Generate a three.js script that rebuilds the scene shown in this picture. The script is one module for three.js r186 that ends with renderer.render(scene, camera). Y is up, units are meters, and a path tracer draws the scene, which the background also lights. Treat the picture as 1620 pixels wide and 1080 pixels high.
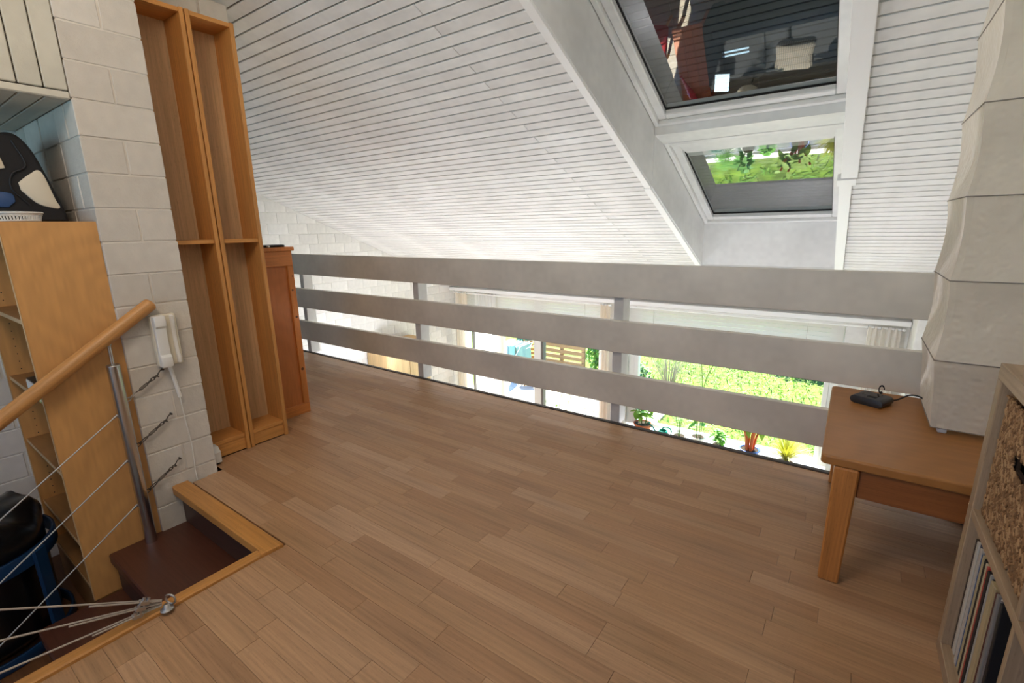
import * as THREE from 'three';
import { Sky } from 'three/addons/objects/Sky.js';
import { mergeGeometries, toCreasedNormals } from 'three/addons/utils/BufferGeometryUtils.js';
import { RoundedBoxGeometry } from 'three/addons/geometries/RoundedBoxGeometry.js';

// ---------------------------------------------------------------- camera, sky, sun, exposure
const scene = new THREE.Scene();
const camera = new THREE.PerspectiveCamera(71.48, 1620 / 1080, 0.05, 200);
camera.position.set(0, 1.09, 0);
camera.rotation.set(-0.23433, 0.62042, -0.01688, 'YXZ');
scene.add(camera);
const renderer = new THREE.WebGLRenderer({ antialias: true });
renderer.shadowMap.enabled = true;
renderer.toneMapping = THREE.LinearToneMapping;
renderer.toneMappingExposure = 1.9;

const SUN_DIR = new THREE.Vector3(-0.30, 0.80, -0.72).normalize();
const sky = new Sky();
sky.scale.setScalar(1000);
sky.material.uniforms.turbidity.value = 9;
sky.material.uniforms.rayleigh.value = 0.55;
sky.material.uniforms.mieCoefficient.value = 0.004;
sky.material.uniforms.mieDirectionalG.value = 0.75;
sky.material.uniforms.sunPosition.value.copy(SUN_DIR);
if (sky.material.uniforms.cloudCoverage) sky.material.uniforms.cloudCoverage.value = 0;
scene.add(sky);
scene.environment = new THREE.PMREMGenerator(renderer).fromScene(scene).texture;
scene.environmentIntensity = 0.5;

const sun = new THREE.DirectionalLight('#fff3e0', 16);
sun.position.copy(SUN_DIR).multiplyScalar(30).add(new THREE.Vector3(-2, 0, -6));
sun.target.position.set(-2, -1, -6);
sun.castShadow = true;
sun.shadow.mapSize.set(2048, 2048);
Object.assign(sun.shadow.camera, { left: -16, right: 16, top: 16, bottom: -16, near: 1, far: 70 });
scene.add(sun, sun.target);

const LAMP_LOW = 2.25, LAMP_TOP = 1.5;   // candela of the room's lamps
// ---------------------------------------------------------------- helpers
let seed = 12345;
const rnd = () => { seed = (seed * 1664525 + 1013904223) >>> 0; return seed / 4294967296; };
const rr = (a, b) => a + (b - a) * rnd();
const taken = {};
function numbered(name) { const n = (taken[name] = (taken[name] ?? -1) + 1); return n ? name + '_' + String(n).padStart(3, '0') : name; }
function tag(o, label, category, group, kind) {
  if (label) o.userData.label = label;
  if (category) o.userData.category = category;
  if (group) o.userData.group = group;
  if (kind) o.userData.kind = kind;
  return o;
}
function mesh(name, geo, mat, parent) {
  const m = new THREE.Mesh(geo, mat);
  m.castShadow = m.receiveShadow = true;
  m.name = parent ? name : numbered(name);
  (parent ?? scene).add(m);
  return m;
}
function thing(name, label, category, pos = [0, 0, 0], ry = 0, group) {
  const g = new THREE.Group();
  g.name = numbered(name);
  g.position.set(...pos); g.rotation.y = ry;
  scene.add(g);
  return tag(g, label, category, group);
}
function struct(name, label) { const g = new THREE.Group(); g.name = numbered(name); scene.add(g); return tag(g, label, null, null, 'structure'); }
function merge(list) {
  const l = list.map((g) => {
    const q = g.index ? g.toNonIndexed() : g;
    for (const k of Object.keys(q.attributes)) if (!['position', 'normal', 'uv'].includes(k)) q.deleteAttribute(k);
    if (!q.attributes.uv) q.setAttribute('uv', new THREE.BufferAttribute(new Float32Array(q.attributes.position.count * 2), 2));
    return q;
  });
  return mergeGeometries(l);
}
const mv = (g, x, y, z, rx = 0, ry = 0, rz = 0) => {
  const m = new THREE.Matrix4().makeRotationFromEuler(new THREE.Euler(rx, ry, rz)); m.setPosition(x, y, z);
  return g.applyMatrix4(m);
};
// box with chamfered edges, centred, uv in metres with u along the grain axis
function cb(w, h, d, c = 0.002, grain = 'x', uo = 0, vo = 0) {
  c = Math.min(c, w * 0.45, h * 0.45, d * 0.45);
  const H = [w / 2, h / 2, d / 2], pos = [], nor = [], uv = [], gi = 'xyz'.indexOf(grain);
  const tri = (p, n) => {
    const e1 = [0, 1, 2].map((i) => p[1][i] - p[0][i]), e2 = [0, 1, 2].map((i) => p[2][i] - p[0][i]);
    const cx = [e1[1] * e2[2] - e1[2] * e2[1], e1[2] * e2[0] - e1[0] * e2[2], e1[0] * e2[1] - e1[1] * e2[0]];
    if (cx[0] * n[0] + cx[1] * n[1] + cx[2] * n[2] < 0) p = [p[0], p[2], p[1]];
    const ax = [0, 1, 2].reduce((b, i) => (Math.abs(n[i]) > Math.abs(n[b]) + 1e-6 ? i : b), 0);
    const ua = ax === gi ? (gi + 1) % 3 : gi, va = [0, 1, 2].find((i) => i !== ax && i !== ua);
    for (const q of p) { pos.push(...q); nor.push(...n); uv.push(q[ua] + uo, q[va] + vo); }
  };
  const quad = (a, b, cc, dd, n) => { tri([a, b, cc], n); tri([a, cc, dd], n); };
  for (let ax = 0; ax < 3; ax++) for (const s of [-1, 1]) {
    const u = (ax + 1) % 3, v = (ax + 2) % 3, n = [0, 0, 0]; n[ax] = s;
    const P = (su, sv) => { const p = [0, 0, 0]; p[ax] = s * H[ax]; p[u] = su * (H[u] - c); p[v] = sv * (H[v] - c); return p; };
    quad(P(-1, -1), P(1, -1), P(1, 1), P(-1, 1), n);
  }
  if (c > 0) {
    const r = Math.SQRT1_2;
    for (let ax = 0; ax < 3; ax++) {
      const u = (ax + 1) % 3, v = (ax + 2) % 3;
      for (const su of [-1, 1]) for (const sv of [-1, 1]) {
        const n = [0, 0, 0]; n[u] = su * r; n[v] = sv * r;
        const P = (k, onU) => { const p = [0, 0, 0]; p[ax] = k * (H[ax] - c); p[u] = su * (onU ? H[u] : H[u] - c); p[v] = sv * (onU ? H[v] - c : H[v]); return p; };
        quad(P(-1, true), P(1, true), P(1, false), P(-1, false), n);
      }
    }
    const t = 1 / Math.sqrt(3);
    for (const x of [-1, 1]) for (const y of [-1, 1]) for (const z of [-1, 1])
      tri([[x * H[0], y * (H[1] - c), z * (H[2] - c)], [x * (H[0] - c), y * H[1], z * (H[2] - c)], [x * (H[0] - c), y * (H[1] - c), z * H[2]]], [x * t, y * t, z * t]);
  }
  const g = new THREE.BufferGeometry();
  g.setAttribute('position', new THREE.Float32BufferAttribute(pos, 3));
  g.setAttribute('normal', new THREE.Float32BufferAttribute(nor, 3));
  g.setAttribute('uv', new THREE.Float32BufferAttribute(uv, 2));
  return g;
}
// box from min/max
const bb = (x0, x1, y0, y1, z0, z1, c = 0.002, grain = 'x') => mv(cb(x1 - x0, y1 - y0, z1 - z0, c, grain, rnd() * 3, rnd() * 3), (x0 + x1) / 2, (y0 + y1) / 2, (z0 + z1) / 2);
// prism with a polygon in (z, y), extruded along x
function prismX(pts, x0, x1) {
  const s = new THREE.Shape(pts.map(([z, y]) => new THREE.Vector2(-z, y)));
  const g = new THREE.ExtrudeGeometry(s, { depth: x1 - x0, bevelEnabled: false });
  g.applyMatrix4(new THREE.Matrix4().set(0, 0, 1, x0, 0, 1, 0, 0, -1, 0, 0, 0, 0, 0, 0, 1));
  return g;
}
const V = (x, y, z) => new THREE.Vector3(x, y, z);
function tube(pts, r, seg = 24, rad = 8, closed = false, straight = false) {
  const P = pts.map((p) => (p.isVector3 ? p : V(...p)));
  const c = straight ? (() => { const q = new THREE.CurvePath(); for (let i = 1; i < P.length; i++) q.add(new THREE.LineCurve3(P[i - 1], P[i])); return q; })() : new THREE.CatmullRomCurve3(P, closed);
  return new THREE.TubeGeometry(c, seg, r, rad, closed);
}
function rod(a, b, r, rad = 12, r2 = r) {
  const A = V(...a), B = V(...b), d = B.clone().sub(A), L = d.length();
  const g = new THREE.CylinderGeometry(r2, r, L, rad, 1);
  g.applyQuaternion(new THREE.Quaternion().setFromUnitVectors(V(0, 1, 0), d.normalize()));
  const m = A.add(B).multiplyScalar(0.5); g.translate(m.x, m.y, m.z);
  return g;
}
const lathe = (pts, seg = 28) => new THREE.LatheGeometry(pts.map(([r, y]) => new THREE.Vector2(r, y)), seg);

// ---------------------------------------------------------------- textures
function hash(x, y, s) { let h = (x * 374761393 + y * 668265263 + s * 1442695041) | 0; h = Math.imul(h ^ (h >>> 13), 1274126177); return ((h ^ (h >>> 16)) >>> 0) / 4294967296; }
function pnoise(x, y, px, py, s) {
  const ix = Math.floor(x), iy = Math.floor(y), fx = x - ix, fy = y - iy, u = fx * fx * (3 - 2 * fx), v = fy * fy * (3 - 2 * fy);
  const w = (a, p) => ((a % p) + p) % p;
  const a = hash(w(ix, px), w(iy, py), s), b = hash(w(ix + 1, px), w(iy, py), s), c = hash(w(ix, px), w(iy + 1, py), s), d = hash(w(ix + 1, px), w(iy + 1, py), s);
  return a + (b - a) * u + (c - a) * v + (a - b - c + d) * u * v;
}
function tex(W, H, fn, srgb = true) {
  const data = new Uint8Array(W * H * 4);
  for (let y = 0; y < H; y++) for (let x = 0; x < W; x++) {
    const c = fn(x / W, y / H), i = (y * W + x) * 4;
    for (let k = 0; k < 3; k++) data[i + k] = Math.max(0, Math.min(255, Math.round(255 * (Array.isArray(c) ? c[k] : c))));
    data[i + 3] = 255;
  }
  const t = new THREE.DataTexture(data, W, H);
  t.wrapS = t.wrapT = THREE.RepeatWrapping; t.magFilter = THREE.LinearFilter; t.minFilter = THREE.LinearMipmapLinearFilter; t.generateMipmaps = true;
  if (srgb) t.colorSpace = THREE.SRGBColorSpace;
  t.needsUpdate = true;
  return t;
}
const clone = (t, rx, ry) => { const c = t.clone(); c.repeat.set(rx, ry); c.needsUpdate = true; return c; };
// straight grain: u along 1 m, v across 0.25 m
const grainTex = tex(1024, 512, (u, v) => {
  const a = pnoise(u * 4, v * 40, 4, 40, 1), b = pnoise(u * 14, v * 130, 14, 130, 2), c = pnoise(u * 3, v * 6, 3, 6, 3), p = pnoise(u * 60, v * 200, 60, 200, 4);
  const k = 0.80 + 0.09 * a + 0.07 * b + 0.08 * c - (p > 0.83 ? 0.06 : 0);
  return [k + 0.01, k - 0.005, k - 0.02];
});
grainTex.repeat.set(1, 4);
// flame-figured veneer: u along, v across, 1 m x 1 m
const veneerTex = tex(1024, 1024, (u, v) => {
  const w = pnoise(u * 3, v * 3, 3, 3, 11) * 1.7 + pnoise(u * 7, v * 9, 7, 9, 12) * 0.5;
  const ring = Math.sin((v * 9 + w * 2.6) * 6.28), f = pnoise(u * 20, v * 120, 20, 120, 13);
  const k = 0.89 + 0.016 * ring + 0.05 * f + 0.04 * pnoise(u * 2, v * 2, 2, 2, 14);
  return [k, k - 0.012, k - 0.03];
});
const blotchTex = tex(512, 512, (u, v) => {
  const k = 0.9 + 0.07 * pnoise(u * 5, v * 5, 5, 5, 21) + 0.03 * pnoise(u * 30, v * 30, 30, 30, 22);
  return [k, k, k];
});
const plasterBump = tex(512, 512, (u, v) => 0.5 * pnoise(u * 40, v * 40, 40, 40, 31) + 0.3 * pnoise(u * 110, v * 110, 110, 110, 32) + 0.2 * pnoise(u * 9, v * 9, 9, 9, 33), false);
const scratchRough = tex(512, 512, (u, v) => 0.75 + 0.2 * pnoise(u * 6, v * 6, 6, 6, 41) + 0.1 * pnoise(u * 60, v * 20, 60, 20, 42), false);
const paperTex = tex(512, 512, (u, v) => {
  const f = pnoise(u * 24, v * 20, 24, 20, 51), g = pnoise(u * 7 + 2 * pnoise(u * 4, v * 4, 4, 4, 57), v * 9, 9, 9, 52), k = 0.93 + 0.03 * f + 0.03 * g + 0.02 * pnoise(u * 4, v * 4, 4, 4, 53);
  return [k, k - 0.004, k - 0.014];
});
const paperBump = tex(512, 512, (u, v) => 0.5 * pnoise(u * 5 + 2 * pnoise(u * 3, v * 3, 3, 3, 55), v * 4, 7, 4, 54) + 0.5 * pnoise(u * 60, v * 60, 60, 60, 56), false);
const dirtTex = tex(512, 512, (u, v) => { const a = pnoise(u * 30, v * 30, 30, 30, 61), b = pnoise(u * 5, v * 5, 5, 5, 62), k = 0.55 + 0.3 * a + 0.25 * b; return [k * 0.98, k, k * 0.8]; });

const std = (o) => new THREE.MeshStandardMaterial(o);
const phys = (o) => new THREE.MeshPhysicalMaterial(o);
const wood = (hex, o = {}) => std({ color: hex, map: grainTex, roughness: 0.5, ...o });
const veneer = (hex, o = {}) => std({ color: hex, map: veneerTex, roughness: 0.5, ...o });
const paint = (hex, rough = 0.6, bump = 0.0006) => std({ color: hex, roughness: rough, map: clone(blotchTex, 1.3, 1.3), bumpMap: clone(plasterBump, 3, 3), bumpScale: bump });
const M = {
  brick: [paint('#efece6', 0.7, 0.0012), paint('#e9e6e0', 0.72, 0.0014), paint('#f2efea', 0.68, 0.001)],
  brickAged: [paint('#ddd6ca', 0.7, 0.0012), paint('#d7d0c4', 0.72, 0.0014), paint('#e0dacf', 0.68, 0.001)],
  mortarAged: paint('#ddd6ca', 0.8, 0.001),
  mortar: paint('#efece6', 0.8, 0.001),
  wall: paint('#efede8', 0.8),
  board: [paint('#f1eeea', 0.55, 0.0003), paint('#eeebe7', 0.55, 0.0003), paint('#f3f1ed', 0.5, 0.0003)],
  ceilBack: std({ color: '#9a8a78', roughness: 0.8 }),
  white: std({ color: '#efeeea', roughness: 0.4, map: blotchTex }),
  whiteTrim: std({ color: '#f3f2ef', roughness: 0.45 }),
  rail: paint('#e4ddd0', 0.42, 0.0002),
  railPost: paint('#dcdad6', 0.45, 0.0002),
  darkStrip: std({ color: '#3a332e', roughness: 0.5 }),
  benno: wood('#d69a55', { roughness: 0.45 }),
  bennoBack: wood('#dcbd92', { roughness: 0.55 }),
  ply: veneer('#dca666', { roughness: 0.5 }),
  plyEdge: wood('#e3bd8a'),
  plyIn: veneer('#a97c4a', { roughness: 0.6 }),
  pine: wood('#d28644', { roughness: 0.4 }),
  pinePanel: veneer('#c97d43', { roughness: 0.4 }),
  pineKnot: std({ color: '#5c3217', roughness: 0.5 }),
  beech: wood('#d39b5c', { roughness: 0.42 }),
  nosing: wood('#cf9550', { roughness: 0.4 }),
  darkWood: wood('#5a3527', { roughness: 0.42 }),
  riserGrey: wood('#6b5246', { roughness: 0.5 }),
  darkRiser: wood('#4d332b', { roughness: 0.5 }),
  table: veneer('#b27b42', { roughness: 0.36 }),
  tableLeg: wood('#c98746', { roughness: 0.4 }),
  tableApron: wood('#9c6032', { roughness: 0.42 }),
  steel: std({ color: '#c9c9c9', metalness: 1, roughness: 0.22 }),
  brushed: std({ color: '#b8b6b2', metalness: 1, roughness: 0.4 }),
  darkSteel: std({ color: '#5c5751', metalness: 1, roughness: 0.5 }),
  cable: std({ color: '#c9c5bf', metalness: 0.7, roughness: 0.45 }),
  rope: std({ color: '#b3aaa0', metalness: 0.35, roughness: 0.6 }),
  black: std({ color: '#16161a', roughness: 0.45 }),
  blackMatte: std({ color: '#1c1b1d', roughness: 0.8 }),
  blackGloss: std({ color: '#0c0d10', roughness: 0.12 }),
  bagFilm: phys({ color: '#101114', roughness: 0.28, clearcoat: 0.3 }),
  cream: std({ color: '#ded3bd', roughness: 0.8 }),
  plastic: std({ color: '#e9e7e0', roughness: 0.35 }),
  plasticBeige: std({ color: '#ddd5c0', roughness: 0.4 }),
  blue: std({ color: '#123a63', roughness: 0.4 }),
  shelfGrey: std({ color: '#b39c80', roughness: 0.55, map: grainTex }),
  shelfIn: std({ color: '#6b6661', roughness: 0.6 }),
  glass: phys({ color: '#f4fbf8', transmission: 1, thickness: 0, roughness: 0, ior: 1.5 }),
  glassRoof: phys({ color: '#cfd6d6', transmission: 1, thickness: 0, roughness: 0.0, ior: 2.6 }),
  shutter: std({ color: '#55575a', roughness: 0.55, metalness: 0.3 }),
  gasket: std({ color: '#14100e', roughness: 0.7 }),
  paper: phys({ color: '#f2eadb', map: paperTex, bumpMap: paperBump, bumpScale: 0.004, roughness: 0.9, transmission: 0.3, thickness: 0, side: THREE.DoubleSide }),
  paperRib: std({ color: '#8f877c', roughness: 0.8 }),
  curtain: phys({ color: '#f6f1e6', roughness: 0.95, transmission: 0.4, thickness: 0, side: THREE.DoubleSide }),
  curtainWarm: phys({ color: '#f7ecda', roughness: 0.95, transmission: 0.4, thickness: 0, side: THREE.DoubleSide }),
  sheer: phys({ color: '#fbf9f5', roughness: 0.95, transmission: 0.55, thickness: 0, side: THREE.DoubleSide }),
  blind: phys({ color: '#f1eee8', roughness: 0.8, transmission: 0.3, thickness: 0 }),
  seagrass: [std({ color: '#94704a', roughness: 0.85 }), std({ color: '#7a5a3a', roughness: 0.9 }), std({ color: '#ab8860', roughness: 0.85 })],
};

// ---------------------------------------------------------------- roof coordinates
const S = 0.424, K = Math.hypot(1, S), RA = Math.atan(S), Y0 = 2.74;   // ceiling plane y = Y0 + S z
const RP = (t, o) => [(-t - S * o) / K, Y0 + (-S * t + o) / K];         // -> [z, y]
const roofY = (z) => Y0 + S * z;
function rbox(x0, x1, t0, t1, o0, o1, c = 0.001, grain = 'x') {
  const [z, y] = RP((t0 + t1) / 2, (o0 + o1) / 2);
  return mv(cb(x1 - x0, o1 - o0, t1 - t0, c, grain, rnd() * 3, rnd() * 3), (x0 + x1) / 2, y, z, -RA, 0, 0);
}
const XL = -5.55, XR = 0.70, ZW = -6.08, ZB = 2.8, RZ = 0.6, LF = -2.55;   // gable, right wall, window wall, back wall, ridge, lower floor
const SHL = -1.165, SHR = -0.095;                                          // skylight shaft

// ================================================================ FLOOR
{
  const f = struct('floor', 'loft floor of short oiled beech parquet strips running along the railing');
  const HX0 = -3.2, HX1 = -1.577, HZ0 = -0.68, HZ1 = 1.6, ZE = -2.40;
  mesh('subfloor', merge([
    bb(XL, XR, -0.25, -0.016, ZE, HZ0 - 0.02, 0), bb(XL, HX0 - 0.06, -0.25, -0.016, HZ0 - 0.02, HZ1, 0), bb(HX1 + 0.01, XR, -0.25, -0.016, HZ0 - 0.02, HZ1, 0), bb(XL, XR, -0.25, -0.016, HZ1, ZB, 0)]),
    std({ color: '#4a3524', roughness: 0.9 }), f);
  const tones = ['#bf9a75', '#b9936e', '#c29e7b', '#b48d69', '#c09b77', '#ba9570', '#c6a381', '#b58f6c'].map((c) => wood(c, { roughness: 0.42, roughnessMap: scratchRough }));
  const SW = 0.0655, lens = [0.40, 0.46, 0.52, 0.58, 0.34];
  const cache = {};
  const strip = (L) => { const v = Math.floor(rnd() * 4), k = L.toFixed(3) + '_' + v; return (cache[k] ??= cb(L - 0.0008, 0.016, SW - 0.0006, 0.0004, 'x', v * 0.27, v * 0.066)); };
  const rest = [];
  const list = [];
  for (let i = 0; ; i++) {
    const z1 = -2.372 + i * SW + SW, z = z1 - SW / 2;
    if (z > ZB - 0.03) break;
    let x = XL + 0.02 - (i % 3) * 0.17 - rnd() * 0.1;
    while (x < XR) {
      let L = lens[Math.floor(rnd() * 5)], x0 = Math.max(x, XL + 0.005), x1 = Math.min(x + L, XR - 0.004);
      x += L;
      if (x1 - x0 < 0.03) continue;
      const spans = [];
      if (z > HZ0 - 0.045 && z < HZ1 && x1 > HX0 && x0 < -1.537) { if (x0 < HX0 - 0.03) spans.push([x0, HX0]); if (x1 > -1.537 + 0.02) spans.push([Math.max(x0, -1.537), x1]); }
      else spans.push([x0, x1]);
      for (const [a, b] of spans) {
        // keep clear of the brick pier, the stub wall and the stair trim
        if (z > -1.34 && z < -0.58 && a < -2.318) { if (b > -2.318 + 0.03 && z < -0.7 && z > -0.85) list.push([-2.318, b, z]); else if (z < -0.845 && b > -2.43) list.push([z < -1.275 ? -2.612 : -2.45, b, z]); continue; }
        if (z > -0.735 && z < -0.66 && a < -1.56 && b > -2.4) { if (b > -1.53) list.push([-1.53, b, z]); continue; }
        list.push([a, b, z]);
      }
    }
  }
  // how large each shows: in front of the camera and near
  const fwd = V(0, 0, -1).applyEuler(camera.rotation);
  const score = (s) => { const p = V((s[0] + s[1]) / 2, -1.09, s[2]); const d = p.length(); return p.dot(fwd) / d < 0.5 || s[2] > -0.12 ? 0 : (s[1] - s[0]) / (d * d * d); };
  list.sort((a, b) => score(b) - score(a));
  list.forEach(([a, b, z], k) => {
    const L = Math.round((b - a) * 50) / 50 < 0.02 ? b - a : b - a;
    const y = -0.008 + rr(-0.00025, 0.00025);
    if (k < 300) { const m = mesh('floor_strip', strip(L), tones[Math.floor(rnd() * 8)], f); m.position.set((a + b) / 2, y, z); }
    else { const g = cb(L - 0.0008, 0.016, SW - 0.0006, 0, 'x', rnd() * 2, rnd()); g.translate((a + b) / 2, y, z); (rest[Math.floor(rnd() * 3)] ??= []).push(g); }
  });
  rest.forEach((r, i) => { if (r) tag(mesh('floor_strips', merge(r), tones[[0, 1, 4][i]], f), null, null, null, 'stuff'); });
  const t = struct('trim_1', 'dark metal edge strip along the loft floor under the railing');
  mesh('edge_strip', bb(XL + 0.003, XR - 0.003, -0.05, 0.006, -2.40, -2.372, 0.003), M.darkStrip, t);
  mesh('slab_fascia', bb(XL + 0.003, XR - 0.003, -0.27, -0.05, -2.42, -2.40, 0.002), M.whiteTrim, t);
}
// lower floor
{
  const f = struct('floor_lower', 'grey-beige plank floor of the lower living room');
  mesh('floor_slab', bb(XL, XR, LF - 0.2, LF - 0.012, ZW - 0.3, -1.2, 0), M.mortar, f);
  const mats = ['#a39a8e', '#aba296', '#9c9387'].map((c) => wood(c, { roughness: 0.45 }));
  const geo = [0, 1, 2].map((i) => cb(1.03, 0.012, 0.196, 0.001, 'x', i * 0.3, i * 0.2));
  for (let i = 0; i < 18; i++) for (let j = 0; j < 6; j++) {
    const m = mesh('floor_plank', geo[(i + j) % 3], mats[(i * 2 + j) % 3], f);
    m.position.set(XL + 0.53 + j * 1.035 + (i % 2) * 0.0, LF - 0.006, ZW + 0.1 + i * 0.2);
  }
}
// ================================================================ WALLS
function brickMat(aged) { return (aged ? M.brickAged : M.brick)[Math.floor(rnd() * 3)]; }
const brickCache = {};
function brick(parent, x0, x1, y0, y1, z0, z1) {
  const w = x1 - x0, h = y1 - y0, d = z1 - z0, k = [w, h, d].map((a) => a.toFixed(3)).join();
  const g = (brickCache[k] ??= cb(w, h, d, 0.0022, 'x'));
  const m = mesh('brick', g, brickMat(parent.name === 'wall_pier'), parent);
  m.position.set((x0 + x1) / 2 + rr(-0.0008, 0.0008), (y0 + y1) / 2, (z0 + z1) / 2 + rr(-0.0008, 0.0008));
  return m;
}
const C = 0.125, J = 0.0028;
{
  // gable wall with the boards of bricks that the photograph shows; the mortar bed is the wall itself
  const w = struct('wall_left', 'white painted brick gable wall behind the railing');
  mesh('mortar_bed', prismX([[ZB + 0.2, LF - 0.2], [ZB + 0.2, 2.5], [RZ, 3.4], [ZW - 0.3, 0.45], [ZW - 0.3, LF - 0.2]], XL - 0.24, XL), M.mortar, w);
  let n = 0;
  for (let k = -12; k <= 12; k++) {
    const yc = k * C, y0 = yc - C / 2 + J, y1 = yc + C / 2 - J;
    const zlim = Math.min(-2.55, 99);
    for (let j = 0; ; j++) {
      const z0 = ZW + 0.004 + (j - (k & 1 ? 0.5 : 0)) * 0.25, z1 = z0 + 0.25 - 2 * J;
      if (z1 > zlim) break;
      const a = Math.max(z0, ZW + 0.002);
      if (y0 > roofY(z1) + 0.02) continue;       // roof boards cover the rest
      if (z1 - a < 0.03) continue;
      brick(w, XL - 0.03, XL + 0.004, y0, y1, a, z1); n++;
    }
  }
}
{
  // brick pier, its return into the niche and the stub wall behind the bookcases
  const w = struct('wall_pier', 'white painted brick pier between the stairs and the loft');
  const px = -2.318, pz0 = -0.845, pz1 = -0.595, ytop = 2.35;
  mesh('mortar_core', merge([bb(-2.62, px - 0.003, -1.6, 2.47, pz0 + 0.003, pz1 - 0.003, 0), bb(-3.25, -2.625, -1.6, 2.16, -1.328, pz1 - 0.008, 0)]), M.mortarAged, w);
  for (let k = -3; k <= 18; k++) {
    const y0 = k * C - C / 2 + J, y1 = k * C + C / 2 - J;
    if (k & 1) {
      brick(w, px - 0.24, px, y0, y1, pz0, -0.725 - J); brick(w, px - 0.24, px, y0, y1, -0.725 + J, pz1);
    } else {
      brick(w, px - 0.115, px, y0, y1, pz0, pz1);
      brick(w, px - 0.24, px - 0.125, y0, y1, -0.73, pz1); brick(w, px - 0.24, px - 0.125, y0, y1, pz0, -0.74);
    }
    if (k >= 8 && k <= 13 || k < 0) for (let j = 0; j < 3; j++) brick(w, px - 0.24 - (j + 1) * 0.25 + (k & 1 ? 0 : 0.0) + 0.01 - (k & 1 ? 0.0 : 0), px - 0.25 - j * 0.25, y0, y1, pz1 - 0.03, pz1 + (k & 1 ? 0.0 : 0.0));
    if (k >= 14 && k <= 17) for (const [a, b] of (k & 1 ? [[-1.335, -1.21], [-1.20, -0.96], [-0.95, -0.852]] : [[-1.335, -1.095], [-1.085, -0.852]])) brick(w, -2.65, -2.615, y0, Math.min(y1, 2.155), a, b);
  }
}
{
  const w = struct('wall_stair', 'white painted brick side wall of the stairwell');
  mesh('mortar_bed', bb(-3.44, -3.2, -1.8, 3.0, -0.6, ZB, 0), M.mortar, w);
  for (let k = -3; k <= 10; k++) for (let j = 0; j < 4; j++) {
    const z0 = -0.594 + j * 0.25 - (k & 1 ? 0.125 : 0), z1 = z0 + 0.24;
    brick(w, -3.22, -3.195, k * C - C / 2 + J, k * C + C / 2 - J, Math.max(z0, -0.594), z1);
  }
}
{
  const w = struct('wall_right', 'white plastered side wall behind the paper lamp');
  mesh('wall_body', prismX([[ZB + 0.2, LF - 0.2], [ZB + 0.2, 2.5], [RZ, 3.4], [ZW - 0.3, 0.45], [ZW - 0.3, LF - 0.2]], XR, XR + 0.24), M.wall, w);
  mesh('pilaster', bb(0.55, XR + 0.01, LF, 0.35, ZW - 0.1, ZW + 0.5, 0.004), M.wall, w);
}
{
  const w = struct('wall_front', 'white window wall of the lower living room');
  const z0 = ZW - 0.3, z1 = ZW, top = 0.40;
  mesh('wall_body', merge([
    bb(XL, -5.45, LF - 0.2, top, z0, z1, 0), bb(-2.66, -2.42, LF - 0.2, top, z0, z1, 0), bb(0.03, XR, LF - 0.2, top, z0, z1, 0),
    bb(-2.42, 0.03, LF - 0.2, -1.735, z0, z1, 0), bb(-5.45, -2.66, 0.05, top, z0, z1, 0), bb(-2.42, 0.03, 0.05, top, z0, z1, 0)]), M.wall, w);
  mesh('pelmet', bb(XL + 0.01, 0.545, 0.085, 0.135, ZW, ZW + 0.14, 0.003), M.whiteTrim, w);
}
{
  const w = struct('wall_back', 'white wall closing the loft behind the camera');
  const z0 = ZB, z1 = ZB + 0.2;
  mesh('wall_body', merge([bb(XL, -4.6, LF, 2.4, z0, z1, 0), bb(0.2, XR, LF, 2.4, z0, z1, 0), bb(-4.6, 0.2, LF, 0.25, z0, z1, 0), bb(-4.6, 0.2, 1.95, 2.4, z0, z1, 0)]), M.wall, w);
  const u = struct('wall_under', 'white wall closing the lower room under the loft');
  mesh('wall_body', bb(XL, XR, LF - 0.2, -0.25, -1.3, -1.15, 0), M.wall, u);
  const g = struct('wall_shaft', 'white lining of the stairwell under the loft floor');
  mesh('lining', merge([bb(-1.577 + 0.001, -1.55, -1.8, -0.017, -0.69, 1.6, 0), bb(-3.2, -1.55, -1.8, -0.02, 1.6, 1.65, 0), bb(-3.3, -1.5, -1.9, -1.8, -0.7, 1.65, 0), bb(-2.32, -1.577, -1.8, -0.02, -0.78, -0.74, 0)]), M.wall, g);
}
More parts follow.
